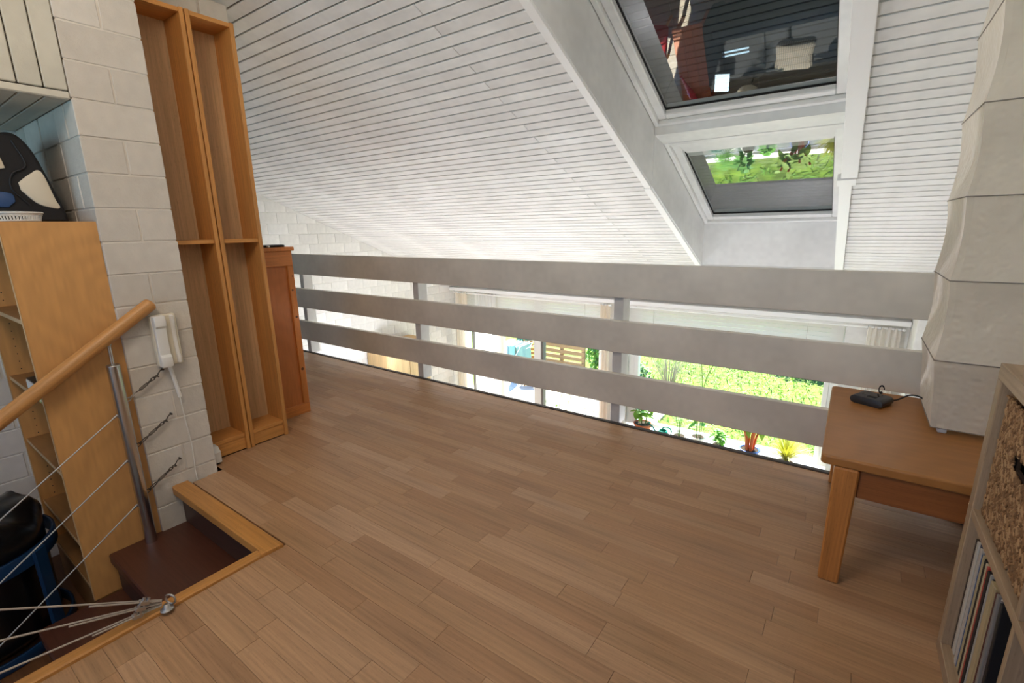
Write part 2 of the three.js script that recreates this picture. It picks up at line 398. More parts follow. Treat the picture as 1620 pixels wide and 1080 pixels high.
// ================================================================ CEILING
{
  const c = struct('ceiling', 'sloping ceiling of narrow white boards with open joints');
  const T0 = -0.80, T1 = 6.95;
  mesh('roof_slab', merge([
    rbox(XL - 0.2, SHL - 0.03, T0, T1, 0.022, 0.47, 0), rbox(SHR + 0.03, XR + 0.2, T0, T1, 0.022, 0.47, 0),
    rbox(SHL - 0.03, SHR + 0.03, T0, 1.62, 0.022, 0.47, 0), rbox(SHL - 0.03, SHR + 0.03, 5.22, T1, 0.022, 0.47, 0)]), M.ceilBack, c);
  // slope behind the camera, with its openings for the rear roof windows
  const zs = RZ - 0.05, ze = ZB + 0.25;
  const ry = (z) => 3.0 - S * (z - RZ);
  const slope = (x0, x1, za, zb) => prismX([[za, ry(za)], [zb, ry(zb)], [zb, ry(zb) + 0.3], [za, ry(za) + 0.3]], x0, x1);
  mesh('rear_slope', merge([slope(XL - 0.2, -4.4, zs, ze), slope(0.0, XR + 0.2, zs, ze), slope(-4.4, 0.0, zs, 0.95), slope(-4.4, 0.0, 2.35, ze), slope(-2.4, -2.0, 0.95, 2.35)]), M.white, c);
  const P = 0.065, cache = {}, far = [];
  const B = (L) => (cache[L.toFixed(3)] ??= cb(L, 0.014, P - 0.0085, 0.0015, 'x', rnd(), rnd()));
  const put = (x0, x1, i, part) => {
    const t = i * P + 0.017, [z, y] = RP(t, 0.007 + rr(-0.0004, 0.0004));
    if (part) { const m = mesh('ceiling_board', B(x1 - x0), M.board[Math.floor(rnd() * 3)], c); m.position.set((x0 + x1) / 2, y, z); m.rotation.x = -RA; }
    else { const g = cb(x1 - x0, 0.014, P - 0.0085, 0); mv(g, (x0 + x1) / 2, y, z, -RA, 0, 0); far.push(g); }
  };
  const xe = -1.195, xs = -0.055;
  for (let i = 0; i <= 103; i++) {
    const t = i * P, show = t > 1.25 && t < 5.5;
    if (t > 6.6) break;
    if (show && !(i & 1)) { put(XL + 0.008, -3.3735, i, true); put(-3.3705, -1.6815, i, true); put(-1.6785, xe, i, true); }
    else put(XL + 0.008, xe, i, show);
    put(xs, XR - 0.006, i, show && t > 2.2);
    if (t < 1.55 || t > 5.3) put(xe + 0.001, xs - 0.001, i, false);
  }
  tag(mesh('ceiling_boards', merge(far), M.board[0], c), null, null, null, 'stuff');
}
// ================================================================ SKYLIGHTS
function skylight(name, label, t0, t1, lining) {
  const w = struct(name, label);
  const x0 = SHL + 0.004, x1 = SHR - 0.004, fw = 0.028, sw = 0.052;
  const bars = (a, b, c, d, o0, o1, wd, n, mat, cham) => {
    mesh(n, rbox(a, a + wd, c, d, o0, o1, cham), mat, w); mesh(n, rbox(b - wd, b, c, d, o0, o1, cham), mat, w);
    mesh(n, rbox(a + wd, b - wd, c, c + wd, o0, o1, cham), mat, w); mesh(n, rbox(a + wd, b - wd, d - wd, d, o0, o1, cham), mat, w);
  };
  bars(x0, x1, t0, t1, 0.335, 0.46, fw, 'window_frame', M.white, 0.003);
  bars(x0 + fw, x1 - fw, t0 + fw, t1 - fw, 0.36, 0.44, sw, 'sash', M.white, 0.006);
  const ins = fw + sw;
  bars(x0 + ins, x1 - ins, t0 + ins, t1 - ins, 0.392, 0.404, 0.006, 'gasket', M.gasket, 0.001);
  mesh('pane', (() => { const [z, y] = RP((t0 + t1) / 2, 0.40); const g = new THREE.PlaneGeometry(x1 - x0 - 2 * ins, t1 - t0 - 2 * ins); return mv(g, (x0 + x1) / 2, y, z, Math.PI / 2 - RA, 0, 0); })(), M.glassRoof, w);
  const n = Math.round((t1 - t0) / 0.05), p = (t1 - t0) / n, g = cb(x1 - x0, 0.012, p - 0.004, 0.003, 'x');
  for (let i = 0; i < n; i++) { const [z, y] = RP(t0 + (i + 0.5) * p, 0.4675); const m = mesh('shutter_slat', g, M.shutter, w); m.position.set((x0 + x1) / 2, y, z); m.rotation.x = -RA; }
  mesh('shutter_cover', rbox(x0 - 0.05, x1 + 0.05, t0 - 0.05, t1 + 0.05, 0.476, 0.53, 0.002), M.shutter, w);
  for (const [nm, geo, mat] of lining) mesh(nm, geo, mat ?? M.white, w);
  return w;
}
{
  const zc = -3.282;                 // joint between the two shafts
  const oTop = 0.47, tAt = (z, o) => -(z * K + S * o);
  const yAt = (z, o) => roofY(z) + o * K;          // point at offset o above vertical position z (o measured along the normal)
  const side = (x0, x1, za, zb) => prismX([[za, yAt(za, 0)], [za, yAt(za, 0.47)], [zb, yAt(zb, 0.47)], [zb, yAt(zb, 0)]], x0, x1);
  const zU = RP(1.62, 0)[0];
  const P1 = [-3.29, 1.668], P2 = [-3.80, 1.585];
  skylight('window_1', 'upper roof window with a closed dark shutter and a white shaft', 1.78, 3.415, [
    ['shaft_lining', side(SHL - 0.02, SHL, zU, zc + 0.002)], ['shaft_lining', side(SHR, SHR + 0.02, zU, zc + 0.002)],
    ['shaft_lining', rbox(SHL, SHR, 1.60, 1.63, 0.0, 0.47, 0)],
    ['shaft_trim', rbox(SHL - 0.045, SHL - 0.002, 1.6, tAt(zc, 0) - 0.004, -0.016, 0.004, 0.002), M.whiteTrim],
    ['shaft_trim', rbox(SHR - 0.012, SHR + 0.062, 1.6, tAt(zc, 0) - 0.004, -0.03, 0.004, 0.002), M.whiteTrim]]);
  skylight('window_2', 'lower roof window with a closed dark shutter above the railing', 3.62, 4.992, [
    ['shaft_lining', side(SHL - 0.02, SHL, zc - 0.003, -4.79)], ['shaft_lining', side(SHR, SHR + 0.02, zc - 0.003, -4.79)],
    ['shaft_header', prismX([P1, [-3.279, 1.735], RP(3.42, 0.47), RP(3.66, 0.47), [P2[0] - 0.02, P2[1] + 0.10], P2], SHL, SHR)],
    ['shaft_sill', prismX([[-4.764, 0.705], [-4.737, 1.118], [-4.80, 1.20], [-4.90, 0.70]], SHL, SHR)],
    ['shaft_trim', rbox(SHL - 0.055, SHL - 0.008, tAt(zc, 0), 5.17, -0.016, 0.004, 0.002), M.whiteTrim],
    ['shaft_trim', rbox(SHR - 0.02, SHR + 0.04, tAt(zc, 0), 5.17, -0.026, 0.004, 0.002), M.whiteTrim],
    ['trim_block', rbox(SHR - 0.03, SHR + 0.058, tAt(zc, 0) + 0.002, tAt(zc, 0) + 0.075, -0.036, 0.004, 0.002), M.whiteTrim],
    ['shaft_trim', rbox(SHL - 0.055, SHR + 0.04, 5.17, 5.235, -0.016, 0.004, 0.002), M.whiteTrim]]);
}
// ================================================================ SOFFIT BOX above the stairs
{
  const w = struct('soffit', 'boxed-in soffit of cream grooved boards above the plywood shelf');
  const yb = 1.555;
  mesh('box_core', bb(-3.195, -2.335, yb + 0.02, 2.85, -0.585, 1.2, 0), M.darkStrip, w);
  const cream = [paint('#d8d4c4', 0.6), paint('#d3cfbf', 0.6)];
  const g1 = cb(0.014, 1.24, 0.061, 0.003, 'y'), g2 = cb(0.845, 0.014, 0.061, 0.003, 'x');
  for (let i = 0; i < 20; i++) {
    const z = -0.594 + 0.0325 + i * 0.065;
    mesh('soffit_board', g1, cream[i % 2], w).position.set(-2.326, yb + 0.03 + 0.62, z);
    mesh('soffit_board', g2, cream[(i + 1) % 2], w).position.set(-2.76, yb + 0.008, z);
  }
  mesh('corner_bead', bb(-2.338, -2.318, yb + 0.001, yb + 0.026, -0.594, 0.7, 0.004), cream[0], w);
}
// ================================================================ STAIRS
{
  const t2 = struct('trim_2', 'light beech nosing with a rounded end at the top of the stairs');
  const s = new THREE.Shape(); const x0 = -2.316, x1 = -1.535, za = -0.718, zb = -0.658;
  s.moveTo(x0, za); s.lineTo(x1, za); s.lineTo(x1 - 0.005, zb + 0.012); s.lineTo(x1 - 0.03, zb); s.lineTo(x0 + 0.02, zb); s.quadraticCurveTo(x0 - 0.002, zb, x0, zb - 0.02); s.lineTo(x0, za);
  const g = new THREE.ExtrudeGeometry(s, { depth: 0.028, bevelEnabled: true, bevelSize: 0.004, bevelThickness: 0.004, bevelSegments: 2 });
  g.rotateX(Math.PI / 2); g.translate(0, 0.010, 0);
  const p = g.attributes.position, uv = g.attributes.uv; for (let i = 0; i < p.count; i++) uv.setXY(i, p.getX(i), p.getZ(i));
  mesh('nosing', g, M.nosing, t2);
  const t3 = struct('trim_3', 'narrow beech edging along the open side of the stairwell');
  mesh('edging', bb(-1.578, -1.537, -0.02, 0.012, -0.654, 1.6, 0.004, 'z'), M.nosing, t3);
  const st = struct('staircase', 'dark brown wooden stairs going down beside the loft floor');
  mesh('riser', bb(-2.316, -1.579, -0.172, -0.018, -0.70, -0.685, 0.001), M.darkRiser, st);
  for (let i = 0; i < 2; i++) {
    const y = -0.175 * (i + 1), z0 = -0.692 + i * 0.243;
    mesh('tread', bb(-2.33, -1.579, y - 0.042, y, z0, z0 + 0.285, 0.005), M.darkWood, st);
    mesh('riser', bb(-2.322, -1.579, y - 0.172, y - 0.043, z0 + 0.255, z0 + 0.27, 0.001), i ? M.riserGrey : M.darkRiser, st);
  }
  const l = struct('floor_landing', 'brown wooden landing below the second step');
  const lw = [wood('#7a5333'), wood('#71492b'), wood('#805838')];
  mesh('landing_body', bb(-3.195, -1.58, -1.7, -0.542, -0.588, 1.59, 0), M.wall, l);
  for (let i = 0; i < 16; i++) mesh('landing_board', bb(-3.195, -1.58, -0.54, -0.525, -0.588 + i * 0.136, -0.588 + i * 0.136 + 0.1345, 0.001), lw[i % 3], l);
}
// ================================================================ BALCONY RAILING
{
  const t = thing('balcony_railing', 'white painted balcony railing of three wide horizontal boards on posts', 'railing', [0, 0, -2.368]);
  for (const [y0, y1] of [[0.721, 0.90], [0.421, 0.596], [0.121, 0.298]]) mesh('board', mv(cb(6.22, y1 - y0, 0.034, 0.003, 'x', rnd(), rnd()), (XL + XR) / 2, (y0 + y1) / 2, -0.017), M.rail, t);
  for (const x of [-5.3, -4.04, -2.572, -1.004, 0.50]) mesh('post', mv(cb(0.056, 0.898, 0.09, 0.003, 'y'), x, 0.441, -0.079), M.railPost, t);
}
// ================================================================ STAIR RAILING
{
  const t = thing('stair_railing', 'round beech handrail on a steel post with three slanting cables', 'handrail', [-2.285, -0.175, -0.541]);
  const L = (x, y, z) => [x + 2.285, y + 0.175, z + 0.541];
  mesh('post', (() => { const g = rod([0, 0, 0], [0, 0.772, 0], 0.0215, 24); return g; })(), M.steel, t);
  mesh('post_cap', mv(lathe([[0.0215, 0], [0.0215, 0.003], [0.018, 0.006], [0, 0.006]]), 0, 0.772, 0), M.brushed, t);
  const b = mesh('bracket', merge([rod([0, 0.77, 0], [0, 0.862, 0], 0.0065, 12), mv(new THREE.SphereGeometry(0.010, 12, 8), 0, 0.858, 0), mv(cb(0.03, 0.005, 0.07, 0.002, 'z'), 0, 0.868, 0, 0.60, 0, 0)]), M.steel, t);
  mesh('screw', rod([0, 0.842, 0.028], [0, 0.853, 0.034], 0.004, 8), M.darkSteel, b); mesh('screw', rod([0, 0.879, -0.030], [0, 0.89, -0.024], 0.004, 8), M.darkSteel, b);
  const dir = V(0, 0.685, -1).normalize(), c0 = V(...L(-2.285, 0.722, -0.56));
  const a = c0.clone().addScaledVector(dir, 0.165), z = c0.clone().addScaledVector(dir, -1.6);
  const hr = rod(z.toArray(), a.toArray(), 0.0255, 28); { const p = hr.attributes.position, uv = hr.attributes.uv; for (let i = 0; i < p.count; i++) uv.setXY(i, uv.getY(i) * 1.7, uv.getX(i) * 0.16); }
  mesh('handrail', hr, M.beech, t);
  const cap = new THREE.SphereGeometry(0.0255, 20, 8, 0, 6.2832, 0, Math.PI / 2); cap.scale(1, 0.55, 1); cap.applyQuaternion(new THREE.Quaternion().setFromUnitVectors(V(0, 1, 0), dir)); cap.translate(a.x, a.y, a.z);
  mesh('handrail_end', cap, M.beech, t);
  for (const y of [0.402, 0.207, 0.008]) {
    const p = L(-2.285, y, -0.522);
    mesh('cable', rod(p, [p[0], p[1] - 0.70 * 1.25, p[2] + 1.25], 0.0028, 8), M.cable, t);
    mesh('cable_ferrule', rod([p[0], p[1] + 0.008, p[2] - 0.012], [p[0], p[1] - 0.012, p[2] + 0.017], 0.0046, 10), M.brushed, t);
  }
}
// turnbuckles between pier and post
{
  const hooks = [['topmost', 0.535, 0.446, 'topmost turnbuckle chain between brick pier and steel post, just below the intercom'], ['mid', 0.336, 0.249, 'middle one of three turnbuckle chains between brick pier and steel post'], ['low', 0.127, 0.041, 'lowest turnbuckle chain between brick pier and steel post, nearest the dark step']];
  for (const [k, ya, yb, label] of hooks) {
    const t = thing('turnbuckle', label, 'turnbuckle', [-2.300, ya, -0.702], 0, 'turnbuckles between pier and stair post');
    const A = V(0, 0, 0), B = V(0.006, yb - ya, 0.140), d = B.clone().sub(A), n = d.clone().normalize(), at = (f) => A.clone().addScaledVector(d, f);
    const q = new THREE.Quaternion().setFromUnitVectors(V(0, 0, 1), n);
    // wall plate and open hook
    mesh('hook', merge([rod([-0.017, 0.004, -0.002], [0.002, 0.004, -0.002], 0.0035, 8), tube([[0.002, 0.004, -0.004], at(0.05).add(V(0, 0.008, 0)), at(0.12).add(V(0, 0.004, 0)), at(0.16).add(V(0, -0.006, 0)), at(0.12).add(V(0, -0.011, 0))], 0.0026, 20, 6)]), M.darkSteel, t);
    const ring = (f, r, len, tilt) => { const g = new THREE.TorusGeometry(r, 0.0021, 6, 16); g.scale(1, len, 1); g.rotateX(Math.PI / 2); g.rotateZ(tilt); g.applyQuaternion(q); const p = at(f); g.translate(p.x, p.y, p.z); return g; };
    for (let i = 0; i < 3; i++) mesh('chain_link', ring(0.2 + i * 0.085, 0.0055, 1.5, i % 2 ? Math.PI / 2 : 0), M.darkSteel, t);
    mesh('turnbuckle_body', merge([rod(at(0.42).toArray(), at(0.46).toArray(), 0.004, 8), rod(at(0.62).toArray(), at(0.66).toArray(), 0.004, 8), rod(at(0.44).add(V(0, 0.004, 0.002)).toArray(), at(0.64).add(V(0, 0.004, 0.002)).toArray(), 0.0018, 6), rod(at(0.44).add(V(0, -0.004, -0.002)).toArray(), at(0.64).add(V(0, -0.004, -0.002)).toArray(), 0.0018, 6), rod(at(0.36).toArray(), at(0.72).toArray(), 0.0016, 6)]), M.darkSteel, t);
    mesh('snap_hook', merge([ring(0.80, 0.0085, 2.1, 0), ring(0.95, 0.0065, 1.4, Math.PI / 2)]), k === 'topmost' ? M.brushed : M.darkSteel, t);
  }
}
// fan of cables from the eyelet on the stairwell edge
{
  const t = thing('cable_fan', 'three cables with clamps fanning out from a steel eye on the stairwell edging', 'cables', [-1.54, 0.012, -0.375]);
  mesh('eye_plate', mv(lathe([[0, 0], [0.017, 0], [0.017, 0.004], [0.009, 0.008], [0.007, 0.018], [0, 0.018]], 24), 0.012, -0.001, 0.012), M.brushed, t);
  mesh('eye_ring', mv(new THREE.TorusGeometry(0.0155, 0.003, 8, 24), 0.0, 0.018, -0.004, 0, 0.5, 0), M.brushed, t);
  const ends = [[-0.02, 0.74, 1.12], [-0.02, 0.45, 1.12], [-0.02, 0.17, 1.12]];
  ends.forEach((e, i) => {
    const E_ = V(...e), a = V(-0.004, 0.018 + (1 - i) * 0.004, 0.008), d = E_.clone().sub(a).normalize(), pt = (s) => a.clone().addScaledVector(d, s).toArray();
    mesh('cable', rod(pt(0.01), E_.toArray(), 0.0026, 8), M.rope, t);
    const off = V(0.006, -0.004, 0.0);
    const tl = [0.19, 0.22, 0.17][i];
    mesh('cable_tail', rod(V(...pt(0.012)).add(off.clone().multiplyScalar(0.6)).toArray(), V(...pt(tl)).add(off).toArray(), 0.0024, 8), M.rope, t);
    const q = new THREE.Quaternion().setFromUnitVectors(V(0, 0, 1), d);
    const clampG = merge([new RoundedBoxGeometry(0.017, 0.012, 0.026, 2, 0.003), mv(new THREE.CylinderGeometry(0.0045, 0.0045, 0.020, 8), 0.004, 0.004, 0.006), mv(new THREE.CylinderGeometry(0.0045, 0.0045, 0.020, 8), 0.004, 0.004, -0.006)]);
    clampG.applyQuaternion(q); const p = V(...pt(0.058 + i * 0.006)).add(off.clone().multiplyScalar(0.5)); clampG.translate(p.x, p.y, p.z);
    mesh('cable_clamp', clampG, M.brushed, t);
  });
  mesh('far_post', rod([-0.02, -0.012, 1.13], [-0.02, 0.86, 1.13], 0.0205, 20), M.steel, t);
}
// ================================================================ INTERCOM, PLUG
{
  const t = thing('intercom', 'white wall intercom with a cradled handset on the brick pier', 'intercom', [-2.311, 0.662, -0.732]);
  // local: x out from the wall, y up, z along the wall (towards the camera = +z = left in the picture)
  mesh('base', mv(new RoundedBoxGeometry(0.030, 0.214, 0.090, 3, 0.006), 0.015, 0, 0), M.plasticBeige, t);
  const prof = (pts, w, zc, mat, n, r = 0.006) => {
    const s = new THREE.Shape(pts.map(([x, y]) => new THREE.Vector2(x, y)));
    const g = new THREE.ExtrudeGeometry(s, { depth: w - 0.008, bevelEnabled: true, bevelSize: 0.004, bevelThickness: 0.004, bevelSegments: 3 });
    g.translate(0, 0, zc - (w - 0.008) / 2); return mesh(n, toCreasedNormals(g, 0.6), mat, t);
  };
  const hs = prof([[0.026, -0.102], [0.056, -0.102], [0.060, -0.085], [0.058, -0.066], [0.049, -0.056], [0.047, 0.0], [0.049, 0.056], [0.058, 0.066], [0.060, 0.085], [0.056, 0.102], [0.026, 0.102], [0.024, 0.07], [0.036, 0.052], [0.036, -0.052], [0.024, -0.07]], 0.040, 0.022, M.plastic, 'handset');
  mesh('speaker_hole', merge([0, 1, 2, 3, 4, 5].flatMap((i) => [0, 1].map((j) => mv(new THREE.CylinderGeometry(0.0022, 0.0022, 0.003, 8), 0.0485, 0.03 - i * 0.012, 0.012 + j * 0.014, 0, 0, Math.PI / 2)))), M.shelfIn, hs);
  prof([[0.028, 0.100], [0.042, 0.096], [0.042, 0.075], [0.034, 0.05], [0.031, 0.0], [0.034, -0.05], [0.042, -0.075], [0.042, -0.096], [0.028, -0.100]], 0.014, -0.028, M.plastic, 'side_grip');
  mesh('handset_cord', merge([tube([[0.03, -0.105, 0.01], [0.022, -0.13, 0.004], [0.016, -0.18, -0.004], [0.016, -0.255, -0.012]], 0.0075, 20, 8)]), M.plastic, t);
  mesh('cable', tube([[0.014, -0.25, -0.012], [0.010, -0.35, -0.016], [0.008, -0.48, -0.024], [0.009, -0.60, -0.020], [0.010, -0.655, -0.02]], 0.002, 30, 6), M.plastic, t);
  const p = thing('socket_box', 'small white plastic box at the foot of the pier beside the bookcase', 'socket', [-2.413, 0.0, -0.872]);
  const s = new THREE.Shape(); s.moveTo(-0.025, 0.012); s.lineTo(0.028, 0.012); s.lineTo(0.03, 0.062); s.lineTo(0.006, 0.085); s.lineTo(-0.025, 0.085);
  const g = new THREE.ExtrudeGeometry(s, { depth: 0.044, bevelEnabled: true, bevelSize: 0.002, bevelThickness: 0.002, bevelSegments: 1 }); g.translate(0, 0, -0.022);
  mesh('box_body', g, M.plastic, p);
  mesh('box_foot', bb(-0.02, 0.022, 0, 0.012, -0.018, 0.018, 0.001), M.blackMatte, p);
}
// ================================================================ NARROW BOOKCASES
function bookcase(label, zc) {
  const t = thing('narrow_bookcase', label, 'bookcase', [-2.525, 0, zc], 0, 'narrow bookcases against the pier');
  const W = 0.2, D = 0.17, Ht = 2.02, th = 0.018, x0 = -D / 2, x1 = D / 2;
  for (const s of [-1, 1]) { const z = s * (W / 2 - th / 2); mesh('side_panel', mv(cb(D, Ht, th, 0.0015, 'y', rnd(), rnd()), 0, Ht / 2, z), M.benno, t); }
  const iw = W - 2 * th;
  mesh('top_panel', mv(cb(D - 0.004, th, iw, 0.001, 'z', rnd(), rnd()), -0.002, Ht - th / 2 - 0.002, 0), M.benno, t);
  mesh('shelf', mv(cb(D - 0.014, th, iw, 0.001, 'z', rnd(), rnd()), -0.001, 1.052, 0), M.benno, t);
  mesh('bottom_panel', mv(cb(D - 0.012, th, iw, 0.001, 'z', rnd(), rnd()), -0.001, 0.078, 0), M.benno, t);
  mesh('plinth', mv(cb(0.012, 0.064, iw, 0.001, 'z', rnd(), rnd()), x1 - 0.018, 0.036, 0), M.benno, t);
  mesh('back_panel', mv(cb(0.006, Ht - 0.03, iw, 0, 'y', rnd(), rnd()), x0 + 0.006, Ht / 2, 0), M.bennoBack, t);
  return t;
}
bookcase('tall narrow empty bookcase touching the white brick pier', -0.962);
bookcase('tall narrow empty bookcase next to the pine cupboard', -1.167);
// ================================================================ PLYWOOD SHELF
{
  const t = thing('plywood_shelf', 'birch plywood shelf unit open towards the stairwell', 'shelf', [-2.657, -0.35, -0.465]);
  const W = 0.645, D = 0.26, Ht = 1.49, th = 0.016, X = W / 2 - th / 2;
  for (const s of [-1, 1]) {
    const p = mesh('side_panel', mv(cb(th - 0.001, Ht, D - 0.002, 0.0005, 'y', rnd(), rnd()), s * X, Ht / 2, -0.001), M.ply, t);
    mesh('edge_band', mv(cb(th, Ht, 0.002, 0.0005, 'y'), s * X, Ht / 2, D / 2 - 0.0005), M.plyEdge, p);
    const holes = []; for (let i = 0; i < 38; i++) for (const z of [0.08, -0.08]) holes.push(mv(new THREE.CylinderGeometry(0.0025, 0.0025, 0.0012, 8), s * (X - th / 2), 0.12 + i * 0.034, z, 0, 0, Math.PI / 2));
    mesh('pin_holes', merge(holes), M.blackMatte, p);
  }
  for (const y of [0.03, 0.23, 0.54, 0.837, 1.14, Ht - th / 2]) {
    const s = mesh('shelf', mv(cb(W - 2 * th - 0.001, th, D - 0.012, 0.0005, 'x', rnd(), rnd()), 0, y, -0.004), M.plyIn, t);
    mesh('edge_band', mv(cb(W - 2 * th - 0.001, th, 0.002, 0.0005), 0, y, D / 2 - 0.008), M.plyEdge, s);
  }
  mesh('plinth', bb(-W / 2 + 0.002, W / 2 - 0.004, -0.174, 0.0, -D / 2 + 0.002, D / 2 - 0.014, 0.001), M.plyIn, t);
  // folders on the shelf
  const b1 = thing('binder', 'black ring binder with white page edges lying in the plywood shelf', 'binder', [-2.47, 0.508, -0.43]);
  mesh('cover', merge([bb(-0.11, 0.11, 0.042, 0.046, -0.09, 0.09, 0.001), bb(-0.11, 0.11, 0, 0.004, -0.09, 0.09, 0.001), bb(0.106, 0.11, 0.004, 0.042, -0.09, 0.09, 0.001)]), M.black, b1);
  mesh('pages', bb(-0.105, 0.105, 0.005, 0.040, -0.088, 0.092, 0.001), M.plastic, b1);
  const b2 = thing('booklet', 'bright green booklet under the black binder in the plywood shelf', 'booklet', [-2.47, 0.4945, -0.42]);
  mesh('cover', merge([bb(-0.10, 0.10, 0.0105, 0.0125, -0.075, 0.085, 0.0005), bb(-0.10, 0.10, 0.0, 0.002, -0.075, 0.085, 0.0005), bb(-0.10, -0.098, 0.002, 0.0105, -0.075, 0.085, 0.0003)]), std({ color: '#7fb01e', roughness: 0.5 }), b2);
  mesh('pages', bb(-0.097, 0.099, 0.002, 0.0105, -0.073, 0.084, 0.0005), M.plastic, b2);
}
// bag and basket on top of the shelf
{
  const t = thing('shoulder_bag', 'black slouching bag with a cream panel on top of the plywood shelf', 'bag', [-2.72, 1.14, -0.45]);
  // outlines in (z, y), pushed along x so that the broad side faces the stairs
  const pouch = (pts, d, bev, x1) => {
    const s = new THREE.Shape(); s.moveTo(-pts[0][0], pts[0][1]); s.splineThru(pts.slice(1).map((p) => new THREE.Vector2(-p[0], p[1]))); s.closePath();
    const g = new THREE.ExtrudeGeometry(s, { depth: d - 2 * bev, bevelEnabled: true, bevelSize: bev * 0.6, bevelThickness: bev, bevelSegments: 6, curveSegments: 12 });
    g.translate(0, 0, -d + bev); g.rotateY(Math.PI / 2); g.translate(x1, 0, 0);
    return toCreasedNormals(g, 0.8);
  };
  mesh('body', pouch([[-0.098, 0.012], [-0.088, 0.07], [-0.062, 0.175], [-0.038, 0.255], [-0.008, 0.298], [0.03, 0.292], [0.07, 0.255], [0.10, 0.18], [0.105, 0.06], [0.095, 0.014], [0.0, 0.011]], 0.34, 0.022, 0.21), M.blackMatte, t);
  mesh('side_panel', pouch([[0.006, 0.140], [-0.030, 0.172], [-0.058, 0.180], [-0.080, 0.085], [-0.088, 0.056], [-0.066, 0.056], [-0.030, 0.072], [0.004, 0.115]], 0.02, 0.004, 0.217), M.cream, t);
  mesh('front_panel', pouch([[0.036, 0.19], [0.046, 0.235], [0.066, 0.225], [0.068, 0.18]], 0.02, 0.004, 0.216), M.cream, t);
  mesh('pocket', pouch([[0.03, 0.075], [0.036, 0.10], [0.08, 0.10], [0.084, 0.06], [0.05, 0.055]], 0.02, 0.004, 0.217), std({ color: '#2d4b78', roughness: 0.45 }), t);
  mesh('seam', tube([[0.214, 0.285, 0.0], [0.216, 0.2, -0.02], [0.217, 0.17, 0.02], [0.215, 0.12, 0.03], [0.214, 0.06, -0.01]], 0.003, 30, 6), M.black, t);
  const b = thing('basket', 'shallow white plastic basket with slotted rim on the plywood shelf', 'basket', [-2.42, 1.14, -0.402]);
  const ring = (rx, rz, y, r) => { const g = new THREE.TorusGeometry(1, r, 8, 48); const p = g.attributes.position; for (let i = 0; i < p.count; i++) { const x = p.getX(i), yy = p.getY(i), l = Math.hypot(x, yy); p.setXYZ(i, (x / l) * (rx + (l - 1)), y + p.getZ(i), (yy / l) * (rz + (l - 1))); } g.computeVertexNormals(); return g; };
  mesh('rim', merge([ring(0.068, 0.066, 0.030, 0.004), ring(0.066, 0.064, 0.024, 0.0025)]), M.plastic, b);
  mesh('foot_ring', ring(0.060, 0.058, 0.004, 0.003), M.plastic, b);
  for (let i = 0; i < 44; i++) { const a = (i / 44) * 6.2832; mesh('slat', rod([0.06 * Math.cos(a), 0.005, 0.058 * Math.sin(a)], [0.067 * Math.cos(a), 0.028, 0.065 * Math.sin(a)], 0.0016, 6), M.plastic, b); }
  mesh('bottom', mv(new THREE.CylinderGeometry(1, 1, 0.004, 40).scale(0.06, 1, 0.058), 0, 0.004, 0), M.plastic, b);
}
// ================================================================ BLUE TUB WITH BLACK BAG
{
  const t = thing('tub_stand', 'dark blue plastic stand with curved rim and legs beside the plywood shelf', 'stand', [-2.685, -0.525, -0.05]);
  const band = (r, y0, y1, th, a0 = 0, a1 = 6.2832) => { const g = new THREE.LatheGeometry([[r, y0], [r + th, y0 + 0.004], [r + th, y1 - 0.004], [r, y1], [r - 0.002, (y0 + y1) / 2], [r, y0]].map(([a, b]) => new THREE.Vector2(a, b)), 48, a0, a1 - a0); return g; };
  mesh('rim', band(0.262, 0.365, 0.43, 0.012), M.blue, t);
  mesh('lower_ring', band(0.262, 0.0, 0.05, 0.010), M.blue, t);
  for (const a of [0.75, 2.2, 3.9, 5.4]) {
    const g = cb(0.014, 0.42, 0.055, 0.004, 'y'); g.translate(0, 0.21, 0); const m = mesh('leg', g, M.blue, t); m.position.set(0.276 * Math.cos(a), 0, 0.276 * -Math.sin(a)); m.rotation.y = a; m.rotation.z = 0;
  }
  const b = thing('refuse_bag', 'black plastic bag filling the dark blue stand', 'bag', [-2.685, -0.52, -0.05]);
  const g = lathe([[0.0, 0.005], [0.19, 0.01], [0.235, 0.06], [0.24, 0.25], [0.242, 0.40], [0.245, 0.49], [0.225, 0.53], [0.15, 0.54], [0.06, 0.52], [0, 0.51]], 60);
  const p = g.attributes.position; for (let i = 0; i < p.count; i++) { const x = p.getX(i), y = p.getY(i), z = p.getZ(i), a = Math.atan2(z, x); const k = 1 + (y > 0.43 ? 0.03 : 0.008) * Math.sin(a * 9 + y * 20) - 0.012 * Math.abs(Math.sin(a * 17 + y * 9)); p.setXYZ(i, x * k, y + (y > 0.45 ? 0.02 * Math.sin(a * 3 + 1) + 0.02 * Math.sin(x * 40) * Math.cos(z * 35) : 0), z * k); }
  g.computeVertexNormals();
  mesh('bag_body', g, M.bagFilm, b);
}
